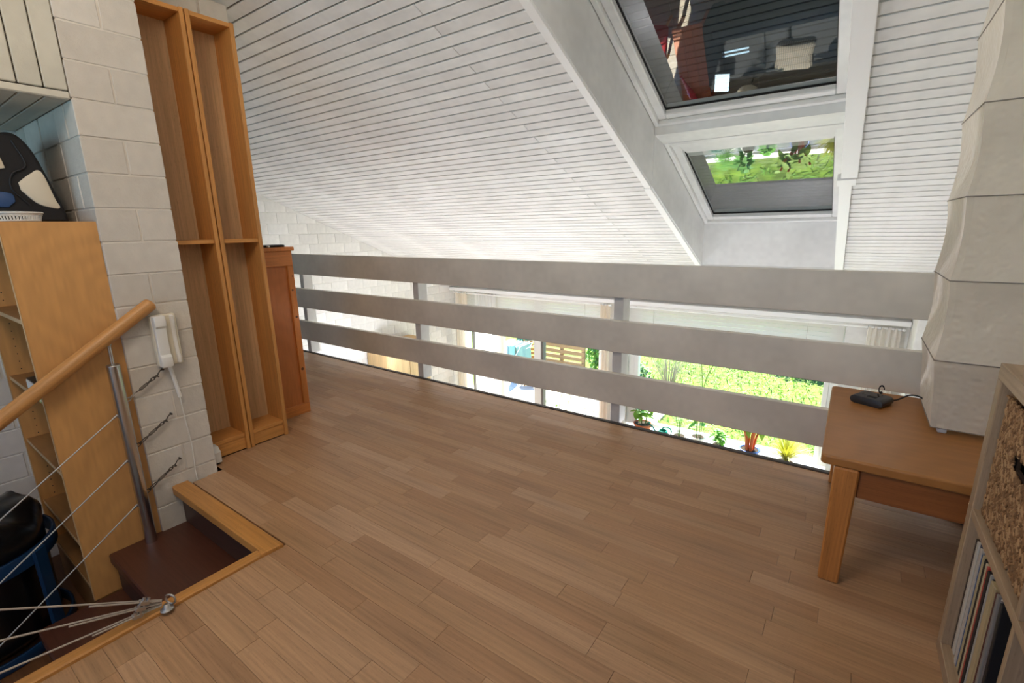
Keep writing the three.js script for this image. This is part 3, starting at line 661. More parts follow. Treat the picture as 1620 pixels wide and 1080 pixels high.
// ================================================================ PINE CUPBOARD
{
  const t = thing('pine_cupboard', 'low pine cupboard with a framed end panel behind the bookcases', 'cupboard', [-3.05, 0, -1.4385]);
  // end panel faces +x at x = +0.40; depth along z 0.19
  const x1 = 0.40, D = 0.19, Ht = 0.985;
  mesh('carcass', bb(-0.42, x1 - 0.022, 0.03, Ht, -D / 2 + 0.004, D / 2, 0.002, 'y'), M.pinePanel, t);
  mesh('end_panel', bb(x1 - 0.02, x1 - 0.012, 0.05, Ht - 0.01, -D / 2 + 0.02, D / 2, 0.001, 'y'), M.pinePanel, t);
  mesh('top_rail', bb(x1 - 0.022, x1, Ht - 0.085, Ht, -D / 2, D / 2, 0.002, 'z'), M.pine, t);
  mesh('bottom_rail', bb(x1 - 0.022, x1 + 0.002, 0.0, 0.062, -D / 2, D / 2, 0.002, 'z'), M.pine, t);
  const st = mesh('stile', bb(x1 - 0.022, x1, 0.062, Ht - 0.085, -D / 2, -D / 2 + 0.036, 0.002, 'y'), M.pine, t);
  mesh('stile', bb(x1 - 0.022, x1, 0.062, Ht - 0.085, D / 2 - 0.03, D / 2, 0.002, 'y'), M.pine, t);
  for (const [y, z, r] of [[0.28, -0.075, 0.009], [0.60, -0.078, 0.007], [0.76, -0.074, 0.006], [0.84, -0.083, 0.004]]) mesh('knot', mv(new THREE.CylinderGeometry(r, r, 0.001, 14), x1 + 0.0003, y, z, 0, 0, Math.PI / 2), M.pineKnot, st);
  mesh('top_board', bb(-0.43, x1 + 0.012, Ht, Ht + 0.022, -D / 2 - 0.012, D / 2 + 0.004, 0.003), M.pine, t);
  const d = thing('tablet', 'flat dark grey tablet lying on the pine cupboard', 'tablet', [-2.76, 1.007, -1.435]);
  mesh('tablet_body', mv(new RoundedBoxGeometry(0.19, 0.012, 0.145, 2, 0.005), 0, 0.0065, 0), M.black, d);
  mesh('tablet_screen', bb(-0.085, 0.085, 0.0122, 0.0136, -0.064, 0.064, 0.0002), M.blackGloss, d);
  mesh('charging_plug', mv(new RoundedBoxGeometry(0.02, 0.010, 0.012, 2, 0.003), 0.104, 0.006, 0.03), M.plastic, d);
}
// ================================================================ TABLE AND WHAT STANDS ON IT
{
  const t = thing('side_table', 'low solid wood table with tapered legs against the railing', 'table', [0.345, 0, -1.965]);
  const s = new THREE.Shape(); const a = 0.345, b = 0.37, r = 0.012;
  s.moveTo(-a + r, -b); s.lineTo(a, -b); s.lineTo(a, b); s.lineTo(-a + r, b); s.quadraticCurveTo(-a, b, -a, b - r); s.lineTo(-a, -b + r); s.quadraticCurveTo(-a, -b, -a + r, -b);
  const g = new THREE.ExtrudeGeometry(s, { depth: 0.018, bevelEnabled: true, bevelSize: 0.007, bevelThickness: 0.006, bevelSegments: 4, curveSegments: 6 });
  g.rotateX(Math.PI / 2); g.translate(0, 0.414, 0);
  const p = g.attributes.position, uv = g.attributes.uv; for (let i = 0; i < p.count; i++) uv.setXY(i, p.getX(i) * 0.8 + 0.3, p.getZ(i) * 0.8 + p.getY(i));
  mesh('table_top', g, M.table, t);
  for (const [sx, sz] of [[-1, 1], [-1, -1], [1, 1], [1, -1]]) {
    const lg = cb(0.062, 0.39, 0.058, 0.005, 'y', rnd(), rnd()), q = lg.attributes.position;
    for (let i = 0; i < q.count; i++) if (q.getY(i) < 0) { q.setX(i, q.getX(i) * 0.86 + sx * 0.004); q.setZ(i, q.getZ(i) * 0.86 - sz * 0.004); }
    mesh('leg', mv(lg, sx * 0.285, 0.195, sz * 0.35), M.tableLeg, t);
  }
  for (const sz of [-1, 1]) mesh('apron', bb(-0.254, 0.254, 0.30, 0.389, sz * 0.352 - 0.011, sz * 0.352 + 0.011, 0.002), M.tableApron, t);
  for (const sx of [-1, 1]) mesh('apron', bb(sx * 0.29 - 0.011, sx * 0.29 + 0.011, 0.30, 0.389, -0.32, 0.32, 0.002, 'z'), M.tableApron, t);
}
{
  const t = thing('hub_device', 'small black rounded device with a cable on the wooden table', 'device', [0.122, 0.42, -2.175], -0.42);
  const s = new THREE.Shape(); const w = 0.052, h = 0.013; s.absarc(-w + h, h, h, Math.PI / 2, Math.PI * 1.5); s.lineTo(w - h, 0); s.absarc(w - h, h, h, -Math.PI / 2, Math.PI / 2); s.lineTo(-w + h, 2 * h);
  const g = new THREE.ExtrudeGeometry(s, { depth: 0.088, bevelEnabled: true, bevelSize: 0.002, bevelThickness: 0.002, bevelSegments: 2, curveSegments: 14 }); g.translate(0, 0.002, -0.044);
  mesh('device_body', toCreasedNormals(g, 0.5), std({ color: '#2e2d2f', roughness: 0.42 }), t);
  mesh('display', bb(-0.03, 0.022, 0.0292, 0.0305, -0.036, 0.008, 0.0004), M.blackGloss, t);
  mesh('button', mv(new RoundedBoxGeometry(0.03, 0.003, 0.012, 2, 0.001), 0.008, 0.0305, -0.03 + 0.05), M.blackMatte, t);
  mesh('cable', tube([[0.03, 0.012, -0.046], [0.05, 0.012, -0.075], [0.08, 0.035, -0.10], [0.11, 0.04, -0.095], [0.15, 0.03, -0.07], [0.19, 0.008, -0.06]], 0.003, 40, 8), M.black, t);
  mesh('cable_tie', mv(new THREE.TorusGeometry(0.010, 0.0024, 8, 18, 5.4).scale(0.8, 1.5, 1), 0.0, 0.040, -0.072, 0, 0.4, 0), M.black, t);
  mesh('plug_lead', tube([[0.0, 0.012, -0.046], [0.0, 0.014, -0.06], [0.0, 0.026, -0.07], [0.0, 0.032, -0.072]], 0.0024, 16, 6), M.black, t);
  const c = thing('floor_cable', 'thin black cable lying on the floor under the table', 'cable', [0.42, 0.003, -2.217]);
  mesh('cable_run', tube([[-0.06, 0.001, -0.06], [-0.035, 0.001, -0.026], [0.0, 0.001, 0.0], [0.05, 0.001, 0.022], [0.16, 0.001, 0.03]], 0.003, 40, 8), M.black, c);
}
{
  const t = thing('paper_lamp', 'tall square white paper lamp with thin ribs on the table', 'lamp', [0.428, 0.42, -2.103]);
  const W = 0.183, ys = [0.022, 0.248, 0.495, 0.737, 0.986, 1.238, 1.488];
  const ringPt = (f, w, bulge) => { // f 0..4 around the square
    const side = Math.floor(f) % 4, u = (f - Math.floor(f)) * 2 - 1, c = [[1, 0], [0, 1], [-1, 0], [0, -1]][side], d = [[0, 1], [-1, 0], [0, -1], [1, 0]][side];
    const k = w + bulge * (1 - Math.pow(Math.abs(u), 2.2));
    return [c[0] * k + d[0] * u * w, c[1] * k + d[1] * u * w];
  };
  for (let i = 0; i < 6; i++) {
    const y0 = ys[i], y1 = ys[i + 1], NU = 12, NF = 64, pos = [], uv = [], idx = [];
    for (let a = 0; a <= NU; a++) {
      const s = a / NU, y = y0 + (y1 - y0) * s;
      let w = W - 0.010 * Math.sin(s * Math.PI), bulge = -0.012 * Math.sin(s * Math.PI);
      if (i === 0) w -= 0.026 * Math.pow(1 - s, 3);
      for (let f = 0; f <= NF; f++) {
        const [x, z] = ringPt((f / NF) * 4 + 1e-6, w, bulge);
        const n = 0.003 * Math.sin(s * Math.PI) * (pnoise(f * 0.35 + i * 7, s * 4 + i * 3, 999, 999, 71) - 0.5) * 2;
        pos.push(x * (1 + n * 4), y, z * (1 + n * 4)); uv.push((f / NF) * 1.46 * 1.4, y * 1.4);
      }
    }
    for (let a = 0; a < NU; a++) for (let f = 0; f < NF; f++) { const k = a * (NF + 1) + f; idx.push(k, k + NF + 1, k + 1, k + 1, k + NF + 1, k + NF + 2); }
    const g = new THREE.BufferGeometry(); g.setAttribute('position', new THREE.Float32BufferAttribute(pos, 3)); g.setAttribute('uv', new THREE.Float32BufferAttribute(uv, 2)); g.setIndex(idx); g.computeVertexNormals();
    mesh('paper_section', toCreasedNormals(g, 0.9), M.paper, t);
  }
  for (let i = 0; i < 7; i++) {
    const w = i === 0 ? W - 0.026 : W + 0.0006, y = ys[i];
    mesh('rib', merge([[[-w, y, -w], [w, y, -w]], [[w, y, -w], [w, y, w]], [[w, y, w], [-w, y, w]], [[-w, y, w], [-w, y, -w]]].map(([a, b]) => rod(a, b, 0.0019, 6))), M.paperRib, t);
  }
  for (const sx of [-1, 1]) for (const sz of [-1, 1]) mesh('foot', bb(sx * 0.125 - 0.012, sx * 0.125 + 0.012, 0, 0.022, sz * 0.125 - 0.012, sz * 0.125 + 0.012, 0.003), M.whiteTrim, t);
  mesh('frame_cross', merge([rod([-0.125, 0.02, -0.125], [0.125, 0.02, 0.125], 0.004, 8), rod([-0.125, 0.02, 0.125], [0.125, 0.02, -0.125], 0.004, 8)]), M.whiteTrim, t);
}
// ================================================================ CUBE SHELF, BASKETS, RECORDS
{
  const t = thing('cube_shelf', 'grey-brown cube shelf holding records below and woven baskets above', 'shelf', [0.303, 0, -1.485]);
  // local: x into the shelf (0..0.37), z along it (0..1.50)
  const D = 0.372, L = 1.50, Ht = 0.775, T = 0.036, mid0 = 0.402, mid1 = 0.424, th = 0.016;
  mesh('bottom_panel', bb(0, D, 0, T, 0, L, 0.0015, 'z'), M.shelfGrey, t);
  mesh('top_panel', bb(0, D, Ht - T, Ht, 0, L, 0.0015, 'z'), M.shelfGrey, t);
  mesh('side_panel', bb(0, D, T, Ht - T, 0, T, 0.0015, 'y'), M.shelfGrey, t);
  mesh('side_panel', bb(0, D, T, Ht - T, L - T, L, 0.0015, 'y'), M.shelfGrey, t);
  mesh('shelf', bb(0.001, D - 0.006, mid0, mid1, T, L - T, 0.001, 'z'), M.shelfGrey, t);
  for (const z of [0.43, 0.79, 1.13]) { mesh('divider', bb(0.001, D - 0.006, T, mid0, z - th / 2, z + th / 2, 0.001, 'y'), M.shelfGrey, t); mesh('divider', bb(0.001, D - 0.006, mid1, Ht - T, z - th / 2, z + th / 2, 0.001, 'y'), M.shelfGrey, t); }
  mesh('back_panel', bb(D - 0.006, D, T, Ht - T, T, L - T, 0), M.shelfIn, t);
}
{
  // woven basket: strands laid in herringbone columns on each side
  const makeBasket = (label, z0) => {
    const t = thing('woven_basket', label, 'basket', [0.312, 0.4245, z0], 0, 'woven baskets in the cube shelf');
    const Wz = 0.345, Hh = 0.292, Dx = 0.33;
    mesh('liner', merge([bb(0.012, Dx, 0, 0.006, 0.01, Wz - 0.01, 0), bb(0.012, 0.018, 0.006, 0.17, 0.01, Wz - 0.01, 0), bb(0.012, 0.018, 0.17, 0.205, 0.01, 0.125, 0), bb(0.012, 0.018, 0.17, 0.205, 0.22, Wz - 0.01, 0), bb(0.012, 0.018, 0.205, Hh - 0.02, 0.01, Wz - 0.01, 0), bb(Dx - 0.006, Dx, 0.006, Hh - 0.02, 0.01, Wz - 0.01, 0), bb(0.018, Dx, 0.006, Hh - 0.02, 0.01, 0.016, 0), bb(0.018, Dx, 0.006, Hh - 0.02, Wz - 0.016, Wz - 0.01, 0)]), std({ color: '#3b2a1c', roughness: 0.95 }), t);
    const strand = new THREE.CapsuleGeometry(0.0031, 0.015, 1, 5);
    const sets = [[], [], []];
    const colW = 0.0098, rowH = 0.0056;
    for (let c = 0; c * colW < Wz - 0.01; c++) for (let r = 0; r * rowH < Hh - 0.012; r++) {
      const z = 0.012 + c * colW, y = 0.008 + r * rowH + ((c & 1) ? rowH / 2 : 0);
      if (y > 0.166 && y < 0.209 && z > 0.122 && z < 0.223) continue;    // hand hole
      const g = strand.clone(); mv(g, 0.006 + rr(-0.0015, 0.0015), y, z, (c & 1 ? 0.8 : -0.8) + rr(-0.15, 0.15), 0, rr(-0.12, 0.12)); sets[Math.floor(rnd() * 3)].push(g);
    }
    for (const zz of [0.006, Wz - 0.006]) for (let c = 0; c < 10; c++) for (let r = 0; r * rowH < Hh - 0.012; r++) {
      const g = strand.clone(); mv(g, 0.012 + c * colW, 0.008 + r * rowH + ((c & 1) ? rowH / 2 : 0), zz, 0, 0, (c & 1 ? 0.8 : -0.8) + rr(-0.12, 0.12)); sets[Math.floor(rnd() * 3)].push(g);
    }
    // rolled rim
    for (let k = 0; k < 60; k++) { const z = 0.006 + k * (Wz - 0.012) / 59; const g = strand.clone(); mv(g, 0.007 + 0.004 * (k & 1), Hh - 0.008, z, 0.9 * (k & 1 ? 1 : -1), 0, 0.5); sets[k % 3].push(g); }
    sets.forEach((s, i) => tag(mesh('weave', merge(s), M.seagrass[i], t), null, null, null, 'stuff'));
  };
  makeBasket('woven seagrass basket at the table end of the cube shelf', -1.437);
  makeBasket('woven seagrass basket farther from the table in the cube shelf', -1.042);
  // records, from the end panel towards the camera: [thickness, colour, label]
  const recs = [
    [0.006, '#4b4038', 'dark brown record sleeve against the end panel of the cube shelf'], [0.004, '#cfc6b4', 'thin ivory record sleeve beside the dark brown one at the end'], [0.0075, '#d9d3c6', 'off-white record sleeve before a navy one in the row'],
    [0.0085, '#1a2446', 'navy blue record sleeve between two off-white ones'], [0.0065, '#d6cfc2', 'pale grey-white record sleeve just behind the navy one'], [0.0075, '#c9c2b8', 'greyish white record sleeve next to a light blue edge'],
    [0.004, '#48648f', 'thin light blue record sleeve among the white ones'], [0.0085, '#bfae85', 'straw yellow record sleeve beside the thin light blue one'], [0.014, '#17171a', 'thick black record box next to the straw yellow sleeve'],
    [0.009, '#cdbf9c', 'cream record sleeve directly before the red one'], [0.0085, '#b8453a', 'red record sleeve standing out in the row'], [0.013, '#1d1c1e', 'black record sleeve directly after the red one'],
    [0.004, '#b9b5ac', 'thin light grey record sleeve behind the red and black pair'], [0.006, '#2a2827', 'charcoal record sleeve before the thick cream boxes'], [0.017, '#c0ae88', 'thick cream record box in the middle of the row'],
    [0.010, '#b5a27c', 'tan record sleeve next to the thick cream box'], [0.006, '#5b3028', 'dark red-brown record sleeve after the tan one'], [0.009, '#8d8a87', 'mid grey record sleeve beside the dark red-brown one'],
    [0.006, '#d0ccc6', 'white record sleeve between grey and black ones'], [0.006, '#77747a', 'violet-grey record sleeve near the black end of the row'], [0.012, '#18191d', 'black record sleeve at the open end of the row'], [0.007, '#23355a', 'dark blue record sleeve leaning at the open end of the row'], [0.012, '#131418', 'black record box last in the row before the gap']];
  let z = -1.444;
  const cover = {};
  recs.forEach(([t0, col, label], i) => {
    const th = t0 * 1.33;
    const h = 0.313 + rr(-0.003, 0.004), lean = i > 19 ? -0.05 : -0.012;
    const t = thing('record', label, 'record', [0.322 + rr(-0.0012, 0.0012) + (i > 20 ? 0.03 : i % 5 === 3 ? 0.003 : 0), 0.037, z + th / 2], 0, 'records in the cube shelf');
    t.rotation.x = lean;
    const m = (cover[col] ??= std({ color: col, roughness: 0.6, map: blotchTex }));
    mesh('sleeve', mv(cb(0.312, h, th - 0.0008, Math.min(0.0012, th * 0.25), 'y'), 0.156, h / 2, 0), m, t);
    z += th + 0.0016 + (i > 18 ? 0.006 : 0);
  });
  for (const [k, col, label] of [[0, '#4a2a20', 'brown record sleeve alone behind the divider of the cube shelf'], [1, '#1c1b1d', 'black record sleeve behind the brown one past the divider'], [2, '#a63a30', 'dark red record sleeve last past the divider']]) {
    const t = thing('record', label, 'record', [0.33, 0.037, -1.038 + k * 0.014], 0, 'records in the cube shelf');
    mesh('sleeve', mv(cb(0.312, 0.313, 0.010, 0.0012, 'y'), 0.156, 0.1565, 0), std({ color: col, roughness: 0.6, map: blotchTex }), t);
  }
}
// ================================================================ LOWER ROOM WINDOWS
function pane(parent, x0, x1, y0, y1, z) { const g = new THREE.PlaneGeometry(x1 - x0, y1 - y0); g.translate((x0 + x1) / 2, (y0 + y1) / 2, z); return mesh('pane', g, M.glass, parent); }
{
  const w = struct('window_3', 'wide garden window above the plant sill');
  const z0 = -6.30, z1 = -6.22, X0 = -2.42, X1 = 0.03, Yb = -1.69, Yt = 0.05;
  mesh('window_frame', bb(X0, X0 + 0.09, Yb, Yt, z0, z1, 0.004, 'y'), M.whiteTrim, w); mesh('window_frame', bb(X1 - 0.08, X1, Yb, Yt, z0, z1, 0.004, 'y'), M.whiteTrim, w);
  mesh('window_frame', bb(X0 + 0.09, X1 - 0.08, Yb, Yb + 0.06, z0, z1, 0.004), M.whiteTrim, w); mesh('window_frame', bb(X0 + 0.09, X1 - 0.08, Yt - 0.08, Yt, z0, z1, 0.004), M.whiteTrim, w);
  mesh('sash', bb(X0 + 0.09, X0 + 0.15, Yb + 0.06, Yt - 0.08, z0 + 0.01, z1 + 0.015, 0.004, 'y'), M.whiteTrim, w); mesh('sash', bb(X1 - 0.13, X1 - 0.08, Yb + 0.06, Yt - 0.08, z0 + 0.01, z1 + 0.015, 0.004, 'y'), M.whiteTrim, w);
  pane(w, X0 + 0.15, X1 - 0.13, Yb + 0.06, Yt - 0.08, -6.26);
  mesh('window_sill', bb(X0 - 0.02, X1 + 0.03, -1.77, -1.73, -6.31, -5.90, 0.004), M.whiteTrim, w);
  const d = struct('window_4', 'glazed garden door with white frames opening on the terrace');
  const A = -5.45, B = -2.66;
  const posts = [[A, A + 0.06, 'whiteTrim'], [-5.29, -5.262, 'shelfIn'], [-4.77, -4.64, 'warm'], [-4.0, -3.87, 'whiteTrim'], [-3.862, -3.832, 'shelfIn'], [B - 0.18, B, 'warm']];
  const warm = std({ color: '#efdccb', roughness: 0.6 });
  for (const [a, b, m] of posts) mesh('door_frame', bb(a, b, LF, 0.05, -6.30, -6.20, 0.004, 'y'), m === 'warm' ? warm : M[m], d);
  mesh('door_frame', bb(A, B, -0.03, 0.05, -6.31, -6.19, 0.004), M.whiteTrim, d); mesh('door_frame', bb(A, B, LF, LF + 0.05, -6.31, -6.19, 0.004), M.whiteTrim, d);
  for (const [a, b] of [[A + 0.06, -5.29], [-5.262, -4.77], [-4.64, -4.0], [-3.832, B - 0.18]]) pane(d, a, b, LF + 0.05, -0.03, -6.25);
  // rear windows
  const r = struct('window_5', 'wide window in the wall behind the camera');
  for (const [a, b] of [[-4.6, -4.53], [-2.24, -2.16], [0.13, 0.2]]) mesh('window_frame', bb(a, b, 0.25, 1.95, ZB + 0.05, ZB + 0.12, 0.004, 'y'), M.whiteTrim, r);
  mesh('window_frame', bb(-4.6, 0.2, 0.25, 0.32, ZB + 0.04, ZB + 0.13, 0.004), M.whiteTrim, r); mesh('window_frame', bb(-4.6, 0.2, 1.88, 1.95, ZB + 0.04, ZB + 0.13, 0.004), M.whiteTrim, r);
  pane(r, -4.53, -2.24, 0.32, 1.88, ZB + 0.085); pane(r, -2.16, 0.13, 0.32, 1.88, ZB + 0.085);
  const q = struct('window_6', 'rear roof window over the stairs'), q2 = struct('window_7', 'rear roof window over the camera');
  for (const [o, a, b] of [[q, -4.4, -2.4], [q2, -2.0, 0.0]]) {
    const ya = 3.0 - S * 0.35 + 0.2, yb = 3.0 - S * 1.75 + 0.2;
    const g = new THREE.BufferGeometry(); g.setAttribute('position', new THREE.Float32BufferAttribute([a, ya, 0.95, b, ya, 0.95, b, yb, 2.35, a, yb, 2.35], 3)); g.setIndex([0, 1, 2, 0, 2, 3]); g.computeVertexNormals();
    mesh('pane', g, M.glass, o);
    mesh('window_frame', merge([rod([a + 0.03, ya, 0.95], [a + 0.03, yb, 2.35], 0.03, 8), rod([b - 0.03, ya, 0.95], [b - 0.03, yb, 2.35], 0.03, 8), rod([a, ya - 0.01, 0.98], [b, ya - 0.01, 0.98], 0.03, 8), rod([a, yb + 0.01, 2.32], [b, yb + 0.01, 2.32], 0.03, 8)]), M.whiteTrim, o);
  }
}
// blinds, rods, curtains
{
  const blind = (label, x0, x1) => {
    const t = thing('slat_blind', label, 'blind', [(x0 + x1) / 2, 0.045, -6.13], 0, 'white slat blinds over the garden windows');
    const W = x1 - x0;
    mesh('head_rail', mv(cb(W, 0.03, 0.045, 0.003), 0, -0.01, 0), M.whiteTrim, t);
    const g = cb(W, 0.046, 0.004, 0.001); for (let i = 0; i < 9; i++) { const m = mesh('slat', g, M.blind, t); m.position.set(0, -0.05 - i * 0.048, 0); m.rotation.x = -0.14; }
    mesh('bottom_rail', mv(cb(W, 0.022, 0.02, 0.003), 0, -0.49, 0), M.whiteTrim, t);
    for (const f of [-0.36, 0.36]) mesh('lift_cord', rod([f * W, -0.02, 0.008], [f * W, -0.48, 0.008], 0.0018, 6), M.rope, t);
  };
  blind('white slat blind above the garden door', -5.36, -2.70); blind('white slat blind above the plant window', -2.40, 0.02);
  const rodT = (label, x0, x1) => {
    const t = thing('curtain_rod', label, 'curtain rod', [0, 0.045, -5.99], 0, 'curtain rods over the garden windows');
    mesh('rod', rod([x0, 0, 0], [x1, 0, 0], 0.011, 14), M.whiteTrim, t);
    for (const x of [x0, x1]) mesh('finial', mv(new THREE.SphereGeometry(0.018, 14, 10), x, 0, 0), M.whiteTrim, t);
    for (const x of [x0 + 0.1, x1 - 0.1]) mesh('bracket', rod([x, 0, 0], [x, 0.0, -0.092], 0.006, 8), M.whiteTrim, t);
  };
  rodT('white curtain rod above the garden door', -5.50, -2.62); rodT('white curtain rod above the plant window', -2.38, 0.50);
  const curtain = (label, x0, x1, y0, folds, mat, gr, zc = -5.985) => {
    const t = thing('curtain', label, 'curtain', [(x0 + x1) / 2, 0.03, zc], 0, gr);
    const NX = folds * 12, NY = 14, pos = [], uv = [], idx = [];
    for (let j = 0; j <= NY; j++) for (let i = 0; i <= NX; i++) {
      const u = i / NX, v = j / NY, w = x1 - x0;
      pos.push((u - 0.5) * w * (1 + 0.12 * v) + 0.012 * Math.sin(v * 5 + u * 9) * v, 0.02 - v * (0.03 - y0 + 0.02), (0.020 + 0.012 * v) * Math.sin(u * folds * 6.2832 + Math.sin(v * 4) * 0.8) + 0.008 * Math.sin(u * folds * 15 + v * 3)); uv.push(u * w, v);
    }
    for (let j = 0; j < NY; j++) for (let i = 0; i < NX; i++) { const k = j * (NX + 1) + i; idx.push(k, k + 1, k + NX + 1, k + 1, k + NX + 2, k + NX + 1); }
    const g = new THREE.BufferGeometry(); g.setAttribute('position', new THREE.Float32BufferAttribute(pos, 3)); g.setAttribute('uv', new THREE.Float32BufferAttribute(uv, 2)); g.setIndex(idx); g.computeVertexNormals();
    mesh('cloth', g, mat, t);
    for (let i = 0; i <= folds; i++) mesh('ring', mv(new THREE.TorusGeometry(0.016, 0.002, 6, 16), (i / folds - 0.5) * (x1 - x0), 0.014, -0.005, 0, Math.PI / 2, 0), M.brushed, t);
  };
  curtain('cream curtain gathered in the corner beside the brick gable', -5.43, -5.19, LF + 0.03, 4, M.curtainWarm, 'curtains of the garden door');
  curtain('cream curtain gathered at the pier end of the garden door', -2.76, -2.62, LF + 0.03, 3, M.curtainWarm, 'curtains of the garden door');
  curtain('white sheer curtain hanging flat inside the garden door', -5.07, -4.64, LF + 0.03, 6, M.sheer, 'curtains of the garden door', -6.055);
  curtain('white curtain bunched beside the plant window under the lamp', 0.21, 0.48, -1.55, 5, M.curtain);
}
// ================================================================ PLANTS ON THE SILL
const leafGeo = (L, W, bend = 0.25) => {
  const pos = [], idx = []; const N = 4;
  for (let i = 0; i <= N; i++) { const u = i / N, w = W * Math.sin(Math.PI * Math.min(1, u * 0.92 + 0.04)) * 0.5, y = -bend * L * u * u; pos.push(-w, y, u * L, 0, y - w * 0.25, u * L, w, y, u * L); }
  for (let i = 0; i < N; i++) for (const k of [0, 1]) { const a = i * 3 + k; idx.push(a, a + 3, a + 1, a + 1, a + 3, a + 4); }
  const g = new THREE.BufferGeometry(); g.setAttribute('position', new THREE.Float32BufferAttribute(pos, 3)); g.setIndex(idx); g.computeVertexNormals(); return g;
};
const green = (hex) => phys({ color: hex, roughness: 0.75, transmission: 0.35, thickness: 0, side: THREE.DoubleSide });
const POT = std({ color: '#b4623a', roughness: 0.8 }), POTW = std({ color: '#e4e0d8', roughness: 0.4 }), POTB = std({ color: '#2d4d9a', roughness: 0.3 }), SOIL = std({ color: '#3a2a1d', roughness: 1, map: dirtTex });
function pot(t, r, h, mat) { mesh('pot', lathe([[0, 0], [r * 0.72, 0], [r * 0.95, h * 0.85], [r * 1.06, h * 0.85], [r * 1.06, h], [r * 0.95, h], [r * 0.9, h * 0.9]], 28), mat, t); mesh('soil', mv(new THREE.CylinderGeometry(r * 0.9, r * 0.9, 0.008, 24), 0, h * 0.88, 0), SOIL, t); }
const SY = -1.73;
function leafyPlant(label, x, z, potMat, pr, ph, leafMat, spec) {
  const t = thing('potted_plant', label, 'plant', [x, SY, z], 0, 'plants on the window sill'); pot(t, pr, ph, potMat); t.scale.setScalar(1.2);
  const { n, h, L, W, spread, stemMat, stems } = spec, all = [], st = [];
  for (let s = 0; s < stems; s++) {
    const a = (s / stems) * 6.28 + rr(0, 0.6), r = spread * rr(0.5, 1), top = V(Math.cos(a) * r, h * rr(0.75, 1.05), Math.sin(a) * r * 0.6), b = V(Math.cos(a) * pr * 0.35, ph * 0.85, Math.sin(a) * pr * 0.35);
    const c = new THREE.CatmullRomCurve3([b, b.clone().lerp(top, 0.5).add(V(-Math.cos(a) * r * 0.15, 0.02, 0)), top]);
    st.push(new THREE.TubeGeometry(c, 8, spec.sr ?? 0.004, 6));
    for (let i = 0; i < n; i++) { const f = spec.topOnly ? rr(0.8, 1) : rr(0.3, 1), p = c.getPoint(f), g = leafGeo(L * rr(0.7, 1.15), W * rr(0.7, 1.1), rr(0.1, 0.5)); mv(g, 0, 0, 0, rr(-0.7, 0.4), 0, 0); mv(g, p.x, p.y, p.z, 0, rr(0, 6.28), 0); all.push(g); }
  }
  mesh('stem', merge(st), stemMat ?? green('#6c8a3a'), t);
  tag(mesh('foliage', merge(all), leafMat, t), null, null, null, 'stuff');
}
leafyPlant('small leafy plant in a terracotta pot at the door end of the sill', -2.12, -6.08, POT, 0.10, 0.12, green('#7aa83a'), { n: 9, h: 0.42, L: 0.10, W: 0.07, spread: 0.16, stems: 5 });
leafyPlant('slim green plant in a white pot beside the watering can', -1.38, -6.10, POTW, 0.07, 0.10, green('#5f9a3c'), { n: 7, h: 0.5, L: 0.11, W: 0.05, spread: 0.10, stems: 4 });
leafyPlant('little bright green herb in a white pot in mid sill', -1.12, -6.06, POTW, 0.06, 0.075, green('#74b83e'), { n: 12, h: 0.24, L: 0.07, W: 0.045, spread: 0.07, stems: 5 });
leafyPlant('plant with thick orange-red stems in a blue pot on the sill', -0.76, -6.08, POTB, 0.09, 0.10, green('#8aa845'), { n: 5, h: 0.5, L: 0.12, W: 0.06, spread: 0.15, stems: 11, sr: 0.011, topOnly: true, stemMat: std({ color: '#c4622c', roughness: 0.6 }) });
{
  const t = thing('potted_plant', 'yellow-green arching grass plant at the far end of the sill', 'plant', [-0.36, SY, -6.0], 0, 'plants on the window sill'); pot(t, 0.09, 0.10, POTW);
  const all = []; for (let i = 0; i < 170; i++) { const g = leafGeo(rr(0.22, 0.36), 0.011, rr(0.3, 0.8)); mv(g, 0, 0, 0, rr(-1.5, -1.05), 0, 0); mv(g, 0, 0.09, 0, 0, rr(0, 6.28), 0); all.push(g); }
  tag(mesh('foliage', merge(all), green('#b9b83a'), t), null, null, null, 'stuff');
  const p = thing('palm_plant', 'umbrella palm with thin radiating leaves between the pots on the sill', 'plant', [-1.60, SY, -6.02], 0, 'plants on the window sill'); pot(p, 0.08, 0.11, POTW);
  const st = [], lf = []; for (const [x, z, h] of [[0.0, 0.03, 0.36], [0.05, 0.05, 0.56], [-0.06, 0.06, 0.48], [0.03, 0.09, 0.66]]) { st.push(tube([[x * 0.1, 0.1, z * 0.1], [x * 0.5, h * 0.6, z * 0.5], [x, h, z]], 0.004, 10, 6)); for (let i = 0; i < 34; i++) { const g = leafGeo(rr(0.09, 0.13), 0.008, rr(0.15, 0.6)); mv(g, 0, 0, 0, rr(-0.4, 0.2), 0, 0); mv(g, x, h, z, 0, (i / 34) * 6.28, 0); lf.push(g); } }
  mesh('stem', merge(st), green('#5f8a35'), p); tag(mesh('foliage', merge(lf), green('#6fae3c'), p), null, null, null, 'stuff');
  const c = thing('watering_can', 'small green plastic watering can on the window sill', 'watering can', [-1.83, SY, -6.06], 0.2);
  const teal = std({ color: '#1f8a78', roughness: 0.35 });
  mesh('can_body', lathe([[0, 0], [0.07, 0], [0.075, 0.01], [0.07, 0.09], [0.05, 0.11], [0.045, 0.11], [0.06, 0.09]], 28), teal, c);
  mesh('spout', rod([-0.05, 0.03, 0], [-0.19, 0.20, 0], 0.013, 12, 0.007), teal, c); mesh('handle', tube([[0.06, 0.03, 0], [0.11, 0.08, 0], [0.09, 0.15, 0], [0.02, 0.16, 0], [-0.03, 0.10, 0]], 0.008, 24, 8), teal, c);
}
